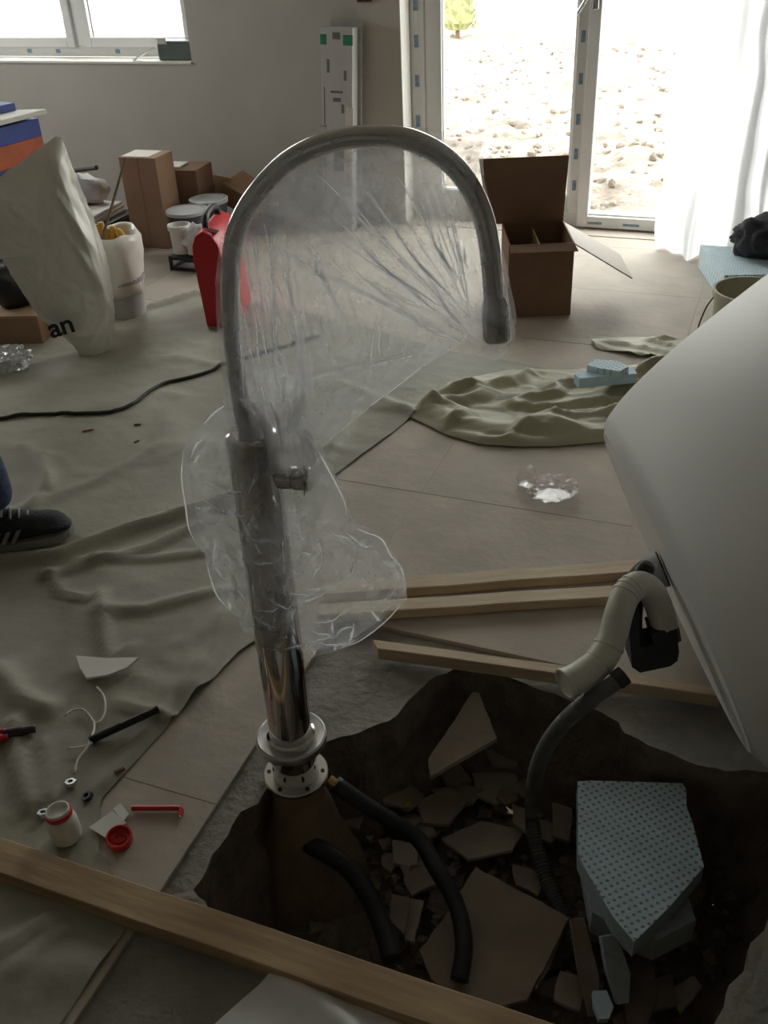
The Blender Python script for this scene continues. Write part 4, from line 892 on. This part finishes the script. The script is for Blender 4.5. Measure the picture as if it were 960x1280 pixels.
p0 = onv(136, 270, 3.26); p1 = onv(157, 198, 3.48); p0 = p0 + (p0 - p1) * .75
m = MB(); m.tube([p0, p1], .0055, 8, smooth=1); ob('wooden_stick', m, mat('brown_stick', (.12, .08, .05), .8), None, label='thin brown wooden stick rising out of the lined bucket', cat='stick')
# pile behind: boards on a dark crate
pb = V(-3.40, 4.05, 0); e = empty('dark_crate', pb, 'dark purple storage crate carrying a pile of boards by the wall', 'crate')
mb = MB(); mb.box(pb + V(0, 0, .06), (.62, .4, .12), None, .012); ob('crate_body', mb, mat('dark_purple_plastic', (.045, .02, .05), .5), e)
mb = MB(); mb.box(pb + V(0, 0, .13), (.65, .43, .02), None, .008); ob('crate_lid', mb, blackpl, e)
for k in range(3):
    mb = MB(); mb.box(pb + V(.02 * k - .02, -.01 * k, .149 + k * .017), (.60 - .04 * k, .36, .014), rotz(.05 * k - .03), .002)
    ob('white_board', mb, whitepaper, None, label=('lowest', 'middle', 'topmost')[k] + ' of three pale boards stacked on the dark crate', cat='board', group='pale boards on the crate')
pz = .194
mb = MB(); mb.prism([pb + V(-.06, -.12, pz), pb + V(.13, -.12, pz), pb + V(.03, -.12, pz + .10)], V(0, .05, 0)); ob('grey_wedge', mb, mat('grey_felt', (.15, .13, .12), .9), None, label='dark grey triangular wedge on the stacked boards', cat='wedge')
mb = MB(); mb.box(pb + V(.17, -.12, pz + .02), (.13, .08, .04), rotz(.2), .008); ob('brick_piece', mb, mat('terracotta', (.42, .15, .09), .85, .15, 20), None, label='reddish brick piece on the stacked boards', cat='brick')
m = blob(pb + V(-.21, -.02, pz), .09, .11, .12, .3, 2.2, 4.1, 3); ob('white_bag', m, mat('milky_bag', (.60, .59, .57), .5, .08, 12, .4, 30), None, True, label='crumpled white bag on the boards behind the hanging cover', cat='plastic bag')
m = blob(pb + V(.08, .11, pz), .15, .07, .08, .3, 2.2, 9.1, 3); ob('white_bag', m, mat('milky_bag2', (.52, .51, .49), .5, .08, 12, .4, 30), None, True, label='grey white crumpled bag against the wall behind the wedge', cat='plastic bag')
mb = MB(); mb.tube([pb + V(-.05, .10, pz + .145), pb + V(.27, .02, pz + .20)], .012, 8, smooth=1); ob('dark_bar', mb, mat('dark_bar_metal', (.06, .055, .05), .6), None, label='dark bar lying across the white bags', cat='bar')
# orange and blue carton at the frame edge
ob_b = onv(-2, 190, 3.53); ob_b.z = 0; ob_b.x -= .09
e = empty('blue_orange_carton', ob_b, 'tall blue and orange printed carton with a white lid board on top', 'box')
Hb = hgt(V(ob_b.x + .2, ob_b.y - .2, 0), 168)
for (z0, z1, mt, nm) in ((0, Hb - .17, mat('dark_blue_card', (.04, .06, .22), .6), 'blue_panel'), (Hb - .17, Hb - .075, mat('orange_card', (.45, .10, .035), .6, .12, 14), 'orange_panel'), (Hb - .075, Hb, mat('blue_card', (.05, .08, .32), .6, .12, 14), 'blue_panel')):
    mb = MB(); mb.box(ob_b + V(0, 0, (z0 + z1) / 2), (.40, .36, z1 - z0), rotz(-.12), .003); ob(nm, mb, mt, e)
mb = MB(); mb.box(ob_b + V(.02, -.03, Hb + .016), (.47, .42, .02), rotz(-.12) @ Matrix.Rotation(-.06, 3, 'Y'), .004); ob('lid_board', mb, whitepaper, e, label='white lid board')
mb = MB(); mb.box(ob_b + V(-.06, .06, Hb + .045), (.3, .25, .035), rotz(-.2), .004); ob('lid_strip', mb, mat('blue_strip', (.08, .12, .36), .6), e)
# big white cover: puffed polythene sheet leaning over something at the frame edge
wb = fl(112, 446); wn_ = (CAM - wb); wn_.z = 0; wn_.normalize()
def wp(x, y):
    p = plane(x, y, wb, wn_); k = (455 - y) / 270; return p - wn_ * (.20 * k)       # leans back
def th_w(px, py, t, side): return (.055 * (1 - t ** 3) + .006) * (1 if side > 0 else .6)
film('white_cover', [(-150, 300), (-60, 262), (0, 234), (30, 214), (67, 188), (74, 184), (81, 186), (90, 208), (100, 237), (112, 262), (121, 283), (131, 312), (139, 343), (145, 387), (145, 410), (142, 430), (134, 447), (123, 455), (113, 452), (103, 446), (90, 432), (77, 420), (50, 402), (34, 380), (20, 360), (0, 328), (-60, 330), (-150, 350)],
     (62, 318), wp, wn_, th_w, [((67, 200), (140, 390), 14, .018), ((72, 250), (130, 330), 8, .016), ((80, 290), (128, 360), 7, .010), ((60, 440), (140, 400), 7, .010), ((70, 420), (140, 415), 5, .008), ((100, 445), (130, 400), 5, .008), ((-20, 240), (60, 300), 20, .01)],
     mat('milky_white_cover', (.82, .80, .73), .38, .05, 5, .15, 10), 'large milky white plastic cover with dark letters draped at the frame edge', 'plastic cover', wob=.004, rand=.004, rings=50, segs=200, freq=7, seed=5.)
wc = bpy.data.objects['white_cover']
cu = bpy.data.curves.new('letters', 'FONT'); cu.body = 'an'; cu.size = .105; cu.offset = .0022; cu.extrude = .0008; cu.space_character = .95
cu.align_x = 'CENTER'
to = bpy.data.objects.new('letters_tmp', cu); col.objects.link(to)
dg = bpy.context.evaluated_depsgraph_get(); tme = bpy.data.meshes.new_from_object(to.evaluated_get(dg)); bpy.data.objects.remove(to)
lo = bpy.data.objects.new('printed_letters', tme); tme.materials.clear(); tme.materials.append(mat('navy_print', (.012, .016, .035), .6)); col.objects.link(lo); lo.parent = wc; lo['label'] = 'dark printed letters'
lp = wp(79, 413) + wn_ * .075; rx_ = (wp(90, 405) - wp(60, 413)).normalized(); uz = V(0, 0, 1); nzv = rx_.cross(uz).normalized(); uz = nzv.cross(rx_)
Mx = Matrix(((rx_.x, uz.x, nzv.x, lp.x), (rx_.y, uz.y, nzv.y, lp.y), (rx_.z, uz.z, nzv.z, lp.z), (0, 0, 0, 1)))
if nzv.dot(wn_) < 0: pass
tme.transform(Matrix.Translation(-wc.location) @ Mx)
# cartons and bag in front of the cover
b4 = fl(22, 433); e, M3 = carton('small_carton', b4 + V(-.03, .11, 0), .20, .2, .115, .30, card, 'small brown cardboard box under the hanging white cover')
mb = MB(); mb.box(b4 + V(-.03, .11, .118) , (.19, .19, .004), M3); ob('top_flap', mb, cardlt, e, label='paler top flap')
m = MB(); c_ = face(0, 365, fl(0, 430)); c_.y += .12
m = blob(V(c_.x - .04, c_.y, .12), .10, .09, .10, .12, 2, 6.6, 3); ob('black_bag', m, mat('black_polythene', (.012, .012, .013), .35, .3, 10, .4, 20), None, True, label='black bundle on top of the small cardboard box', cat='bundle')
m = blob(fl(2, 462, 0), .11, .085, .05, .35, 3, 2.9, 4, YAW); ob('clear_plastic_bag', m, film_mat('bright_clear_bag', .32, bump=.7, bs=22, gloss=.8), None, False, label='shiny crumpled clear plastic bag in front of the small cardboard box', cat='plastic bag')

# leaning white profile package at the wall
e = empty('profile_package', V(-2.09, 4.66, 0), 'long white plastic wrapped package with green tape leaning against the back wall', 'package')
lm = Matrix.Rotation(-.075, 3, 'X') @ Matrix.Rotation(-.035, 3, 'Y').inverted()
lb_ = V(-2.085, 4.63, 0.0)
mb = MB(); mb.box(lb_ + lm @ V(0, 0, .475), (.165, .07, .95), lm, .004); ob('package_body', mb, mat('grey_white_wrap', (.50, .50, .49), .55, .05, 8), e)
mb = MB(); mb.box(lb_ + lm @ V(.02, .045, .49), (.16, .02, .98), lm, .003); ob('backing_board', mb, mat('grey_board', (.33, .33, .32), .6), e)
gt = mat('green_tape', (.02, .22, .12), .5, .1, 30)
for x, w_ in ((-.068, .032), (.06, .05)):
    mb = MB(); mb.box(lb_ + lm @ V(x, -.0358, .895), (w_, .0015, .045), lm); ob('green_tape', mb, gt, e)
dk = mat('grey_print', (.16, .16, .16), .6)
for (x, z, w_, h_) in ((0, .912, .04, .03), (0, .665, .065, .010), (.0, .63, .04, .018), (-.045, .78, .012, .06), (.045, .74, .014, .045), (.032, .59, .012, .04), (.01, .38, .055, .17), (-.066, .60, .004, .17), (-.066, .30, .004, .3), (-.07, .505, .03, .004)):
    mb = MB(); mb.box(lb_ + lm @ V(x, -.0358, z), (w_, .001, h_), lm); ob('print_mark', mb, dk, e)
mb = MB(); mb.box(lb_ + lm @ V(.072, -.055, .45), (.038, .004, .30), lm @ Matrix.Rotation(.03, 3, 'Y') @ Matrix.Rotation(.25, 3, 'Z')); ws = ob('paper_strip', mb, whitepaper, e, label='white paper strip')
mb = MB(); mb.box(lb_ + lm @ V(.075, -.0585, .355), (.016, .001, .018), lm); ob('strip_mark', mb, mat('purple_mark', (.2, .1, .12), .6), ws)
# wall socket box
wp_ = onv(456, 0, 4.78)
mb = MB(); mb.box((wp_.x, 4.775, wp_.z + .012), (.075, .016, .04), None, .004); e = ob('wall_socket_box', mb, mat('brown_box', (.10, .035, .025), .6), None, label='dark brown electrical box on the wall above the leaning package', cat='socket')
for dx in (-.018, .016):
    mb = MB(); mb.lathe(V(wp_.x + dx, 4.767, wp_.z + .010), [(.0001, 0), (.012, 0), (.012, .003), (.009, .004), (.0001, .004)], 14, V(0, -1, 0)); ob('cable_entry', mb, blackpl, e)
# things on the window sill
sx_ = onv(218, 72, 4.84); sz = WZ0 + .013
e = empty('sill_toolbox', V(-3.05, 4.85, sz), 'dark grey green tool case with a white paper on the window sill', 'case')
mb = MB(); mb.box((-3.06, 4.86, sz + .042), (.20, .10, .084), rotz(.05), .008); ob('case_body', mb, mat('dark_green_grey', (.10, .13, .12), .5), e)
mb = MB(); mb.box((-3.06, 4.86, sz + .089), (.19, .10, .010), rotz(.05), .003); ob('case_lid', mb, mat('grey_lid2', (.26, .30, .29), .5), e)
mb = MB(); mb.box((-3.12, 4.805, sz + .088), (.05, .004, .05), rotz(.05) @ Matrix.Rotation(.5, 3, 'X')); ob('paper', mb, whitepaper, e, label='small white paper')
mb = MB(); mb.box((-3.24, 4.80, sz + .035), (.15, .03, .006), Matrix.Rotation(-.45, 3, 'Y')); ob('plastic_strip', mb, pvc, None, label='white plastic strip leaning on the tool case on the sill', cat='strip')

# open cardboard box
obx = fl(677, 395); fL, fR = fl(643, 395), fl(710, 395)
ang = math.atan2(fR.y - fL.y, fR.x - fL.x) + .10; W_ = (fR - fL).length + .035; H_ = hgt(obx, 305); D_ = .30
M3 = rotz(ang); base = obx + M3 @ V(-.012, D_ / 2, 0)
e, _ = carton('open_carton', base, W_, D_, H_, ang, carddk, 'open brown cardboard box with raised back flap beside the glass door', open_=True)
def flap(name, pts, mt, th=.005, lab=None):
    P = [base + M3 @ V(*p) for p in pts]; n_ = (P[1] - P[0]).cross(P[2] - P[1]).normalized() * th; mb = MB(); mb.prism(P, n_); return ob(name, mb, mt, e, label=lab)
bt = hgt(base + M3 @ V(0, D_ / 2, 0), 197)
flap('back_flap', [(-W_ / 2 - .06, D_ / 2, H_), (W_ / 2, D_ / 2, H_), (W_ / 2 + .012, D_ / 2 + .02, bt), (-W_ / 2 - .10, D_ / 2 + .02, bt)], carddk, .006)
flap('front_flap', [(-W_ / 2, -D_ / 2, H_), (W_ / 2, -D_ / 2, H_), (W_ / 2 + .012, -D_ / 2 - .035, H_ - .02), (-W_ / 2, -D_ / 2 - .035, H_ - .02)], carddk)
flap('side_flap', [(W_ / 2, -D_ / 2, H_), (W_ / 2, D_ / 2, H_), (W_ / 2 + .25, D_ / 2, H_ - .15), (W_ / 2 + .24, -D_ / 2, H_ - .15)], mat('lit_flap_inside', (.58, .50, .43), .6, .05, 6), .005, 'side flap sticking out, painted daylit pale')  # daylight on this flap painted as paler cardboard
mb = MB(); mb.box(base + M3 @ V(.0, 0, H_ * .48), (.004, D_ - .012, H_ * .9), M3); ob('divider', mb, card, e)

# plastic curtain
def cur(a, b):
    u = -.46 + .78 * a; z = 2.12 * b
    w = (1 - b)
    v = 4.66 + .045 * math.sin(a * 23 + 1.5 * b) + .03 * math.sin(a * 51 - 2 * b) + .02 * nz((u * 3, z, 0), 2)
    v -= .10 * math.exp(-((z - .04) / .16) ** 2) * math.exp(-((a - .22) / .22) ** 2)
    u += .06 * math.exp(-(z / .35) ** 2) * (a - .3) * 0 - .10 * b * (1 - a) * .6 + .03 * nz((a * 3, z * 2, 5), 2)
    return V(u, v, .004 + z)
m = MB(); m.grid(cur, 150, 90); ob('plastic_curtain', m, curtain_m, None, True, label='milky white plastic curtain hanging in front of the glass door', cat='curtain')
# blue insulation boards with garment
for k in range(2):
    z = .052 + k * .052
    P = [fl(x, y, .104) for x, y in ((886, 279), (1090, 274), (1110, 340), (904, 344))]
    P = [V(p.x + R.uniform(-.006, .006), p.y + (0.012 if k == 0 else 0), z) for p in P]
    P = [V(p.x, min(p.y, 4.42), p.z) for p in P]
    mb = MB(); mb.prism(P, V(0, 0, -.05)); ob('insulation_board', mb, foam_b2, None, label=('lower', 'upper')[k] + ' pale blue dimpled insulation board by the plastic curtain', cat='insulation board', group='insulation boards')
g = fl(958, 318, .105)
m = blob(g, .15, .11, .10, .2, 1.7, 5.5, 4, .3); m2 = blob(fl(926, 303, .105), .05, .03, .03, .2, 1.8, 8.5, 3, .3); m.add(m2.v, m2.f)
ob('dark_jacket', m, dkcloth, None, True, label='crumpled charcoal jacket thrown on the blue insulation boards', cat='jacket')
pb_ = fl(930, 432); pail('olive_bucket', pb_ + V(.0, .0, 0), .12, .135, hgt(pb_, 362), olive_pail, 'dusty olive bucket with a wire handle behind the bathtub', None, bail=False)
e = bpy.data.objects['olive_bucket']; zt = hgt(pb_, 362)
m = MB(); m.tube([pb_ + V(-.128, -.045, zt - .02), pb_ + V(-.15, -.06, zt - .06), pb_ + V(-.165, -.08, zt - .12), pb_ + V(-.165, -.09, zt - .16)], .003, 8); ob('wire_handle', m, mat('rusty_wire', (.10, .09, .08), .5, metal=.6), e, True)

# thuja outside
tb = fl(572, 41, .02); e = empty('thuja_bush', tb, 'slim pale green conical evergreen standing outside the glass door', 'bush')
m = MB(); rr = random.Random(5)
for k in range(900):
    h = rr.random() ** 1.2; z = .05 + h * 1.5; rad = .26 * (1 - h) ** .7 * rr.uniform(.6, 1.0) + .01; a = rr.uniform(0, 6.283); s = .06
    p = tb + V(math.cos(a) * rad, math.sin(a) * rad, z); d = V(math.cos(a) * .6, math.sin(a) * .6, 1).normalized() * s; q = V(-math.sin(a), math.cos(a), 0) * s * .4
    m.add([p - q, p + q, p + d], [(0, 1, 2)])
m.lathe(tb, [(.12, .04), (.2, .12), (.18, .5), (.1, 1.0), (.02, 1.45)], 12)
ob('foliage', m, mat('thuja_green', (.36, .38, .18), .8, .3, 10), e)
m = MB(); m.lathe(tb + V(0, 0, -.1), [(.03, 0), (.025, .3)], 8); ob('trunk', m, carddk, e)

# ================================================================== PERSON (only the shoe and the shin reach into the picture)
toe = fl(88, 669); heel_dir = (fl(0, 692) - fl(84, 672)); heel_dir.z = 0; heel_dir.normalize()
FD = -heel_dir; SD = V(-FD.y, FD.x, 0)                      # forward, sideways (away from the camera)
anc = toe - FD * .205; anc.z = 0
person = empty('person', anc, 'person in blue jeans and black striped sneakers standing on the drop cloth', 'person')
def shoe_at(o, fd, sd):
    def P(f, s, z): return o + fd * f + sd * s + V(0, 0, z)
    HW = [(-.08, .022), (-.07, .026), (-.05, .034), (0, .037), (.06, .041), (.12, .049), (.16, .050), (.185, .046), (.203, .036), (.213, .022), (.23, .014)]
    def hw(f):
        for (f0, w0), (f1, w1) in zip(HW, HW[1:]):
            if f <= f1: return w0 + (w1 - w0) * max(0, (f - f0) / (f1 - f0))
        return .012
    top = [(-.068, .095), (-.06, .112), (-.03, .118), (0, .122), (.03, .124), (.055, .116), (.08, .104), (.11, .092), (.14, .082), (.17, .075), (.19, .066), (.203, .054), (.211, .040), (.215, .026)]
    m = MB(); vs = []; n = 16
    for f, h in top:
        w = hw(f); pinch = .72 if f < .06 else .8
        for k in range(n):
            a = 2 * math.pi * k / n; s = math.cos(a) * w * (1 if math.sin(a) < .2 else pinch); z = .018 + (h - .018) * (.5 + .5 * math.sin(a)) if True else 0
            z = .016 + (h - .016) * ((math.sin(a) + 1) / 2) ** .8
            vs.append(P(f, s, z))
    m.add(vs, [(j * n + k, j * n + (k + 1) % n, (j + 1) * n + (k + 1) % n, (j + 1) * n + k) for j in range(len(top) - 1) for k in range(n)] + [tuple(range(n)), tuple((len(top) - 1) * n + k for k in range(n))])
    sh = ob('sneaker', m, sneaker, person, True, angle=60)
    ol = []
    fs_ = [-.078, -.07, -.05, -.02, .02, .06, .10, .14, .17, .19, .205, .214, .219]
    for f in fs_: ol.append((f, hw(f) * (1.08 if -.075 < f < .216 else .7)))
    pts = [P(f, w, .004) for f, w in ol] + [P(f, -w, .004) for f, w in ol[::-1]]
    pts = [p + V(0, 0, .008 * max(0, ((p - o).dot(fd) - .17) / .06) ** 2) for p in pts]
    m = MB(); m.prism(pts, V(0, 0, .022)); ob('sole', m, sole_m, sh)
    for i in range(3):                                      # the three slanted stripes on both flanks
        for sg in (1, -1):
            f0 = .0 + i * .026; m = MB()
            q = []
            for f, z in ((f0, .030), (f0 + .012, .030), (f0 + .036, .066), (f0 + .024, .066)):
                a = (z - .016) / .09; q.append(P(f, sg * (hw(f) * (1.02 - .16 * max(0, (z - .05) / .04)) + .0015), z))
            m.prism(q, sd * sg * .0025); ob('stripe', m, stripe_m, sh)
    for i in range(4):
        f0 = .048 + i * .020; m = MB(); h_ = .121 - i * .0115
        m.tube([P(f0, -.026, h_ - .014), P(f0 + .004, -.012, h_), P(f0 + .006, .012, h_), P(f0, .026, h_ - .014)], .0032, 6); ob('lace', m, lace_m, sh, True)
o1 = anc + V(0, 0, cloth_z(toe.x - FD.x * .1, toe.y - FD.y * .1)); o1.z = .012
shoe_at(o1, FD, SD)
o2 = o1 + SD * .20 - FD * .50
shoe_at(o2, FD, SD)
def skin(name, verts, edges, radii, mt, root=0):
    me = bpy.data.meshes.new(name); me.from_pydata([v - origin(person) for v in verts], edges, [])
    o = bpy.data.objects.new(name, me); col.objects.link(o); o.parent = person
    sk = o.modifiers.new('skin', 'SKIN'); sk.use_smooth_shade = True
    for i, r in enumerate(radii): me.skin_vertices[0].data[i].radius = (r, r) if not isinstance(r, tuple) else r
    for i in range(len(verts)): me.skin_vertices[0].data[i].use_root = (i == root)
    ss = o.modifiers.new('sub', 'SUBSURF'); ss.levels = 2; ss.render_levels = 2
    me.materials.append(mt); return o
hipc = (o1 + o2) / 2 + V(0, 0, .88) - FD * .05
def leg(o, sg):
    return [hipc + SD * sg * .10 + V(0, 0, -.06), o - FD * .08 + V(0, 0, .50), o + FD * .03 + V(0, 0, .28), o + FD * .035 + V(0, 0, .115)]
vs = [hipc] + leg(o1, -1) + leg(o2, 1); 
skin('jeans', vs, [(0, 1), (1, 2), (2, 3), (3, 4), (0, 5), (5, 6), (6, 7), (7, 8)], [.15, .095, .075, .068, .064, .095, .075, .068, .064], denim)
sh_ = hipc + V(0, 0, .50)
vs = [hipc + V(0, 0, .06), hipc + V(0, 0, .28), sh_, sh_ - SD * .18, sh_ - SD * .23 - FD * .02 - V(0, 0, .29), sh_ - SD * .24 + FD * .02 - V(0, 0, .54), sh_ + SD * .18, sh_ + SD * .23 - FD * .02 - V(0, 0, .29), sh_ + SD * .24 + FD * .02 - V(0, 0, .54), sh_ + V(0, 0, .06)]
skin('jacket', vs, [(0, 1), (1, 2), (2, 3), (3, 4), (4, 5), (2, 6), (6, 7), (7, 8), (2, 9)], [.15, .15, .13, .07, .055, .042, .07, .055, .042, .07], mat('grey_work_jacket', (.09, .09, .10), .9, .2, 30))
skinm = mat('skin', (.48, .29, .21), .6, .06, 20)
def head():
    c = sh_ + V(0, 0, .22) + FD * .03; b = bmesh.new(); bmesh.ops.create_uvsphere(b, u_segments=24, v_segments=18, radius=1)
    for v in b.verts:
        x, y, z = v.co; jaw = 1 - .28 * max(0, -z); nose = .035 * math.exp(-((y / .18) ** 2 + ((z + .08) / .2) ** 2)) if x > 0 else 0
        eye = -.012 * (math.exp(-(((y - .35) / .18) ** 2 + ((z - .12) / .12) ** 2)) + math.exp(-(((y + .35) / .18) ** 2 + ((z - .12) / .12) ** 2))) if x > 0 else 0
        v.co = c + FD * (x * .098 * jaw + nose + eye) + SD * (y * .076 * jaw) + V(0, 0, z * .122)
    mb = MB(); mb.bm(b)
    mb.tube([sh_ + V(0, 0, .04), sh_ + V(0, 0, .14) + FD * .015], .055, 14, smooth=1)
    for s in (1, -1): mb.lathe(c + SD * s * .074 - FD * .005, [(.0001, -.008), (.022, -.004), (.026, .006), (.012, .010), (.0001, .006)], 12, SD * s)
    hd_ = ob('head', mb, skinm, person, True)
    b = bmesh.new(); bmesh.ops.create_uvsphere(b, u_segments=24, v_segments=16, radius=1)
    dl = [v for v in b.verts if v.co.z < -.25 or (v.co.x > .55 and v.co.z < .45)]; bmesh.ops.delete(b, geom=dl, context='VERTS')
    for v in b.verts: x, y, z = v.co; v.co = c + FD * (x * .105 - .004) + SD * y * .083 + V(0, 0, z * .131)
    mb = MB(); mb.bm(b); ob('hair', mb, mat('dark_hair', (.03, .022, .016), .7), person, True)
head()
for sg in (-1, 1):
    wr = sh_ + SD * sg * .24 - FD * .04 - V(0, 0, .56); mb = MB(); mb.box(wr + FD * .06 - V(0, 0, .03), (.085, .03, .08), Matrix((FD, SD, V(0, 0, 1))).transposed() @ Matrix.Rotation(.45, 3, 'Y'), .012, 3)
    for k in range(4):
        b0_ = wr + FD * .10 + V(0, 0, -.02 - .02 * k); mb.tube([b0_, b0_ + FD * .035 - V(0, 0, .012), b0_ + FD * (.055 - .004 * k) - V(0, 0, .03) - SD * sg * .015], .0088, 8)
    mb.tube([wr + FD * .04, wr + FD * .075 + V(0, 0, .025) - SD * sg * .02, wr + FD * .10 + V(0, 0, .02) - SD * sg * .035], .0098, 8)
    ob('hand', mb, skinm, person, True)
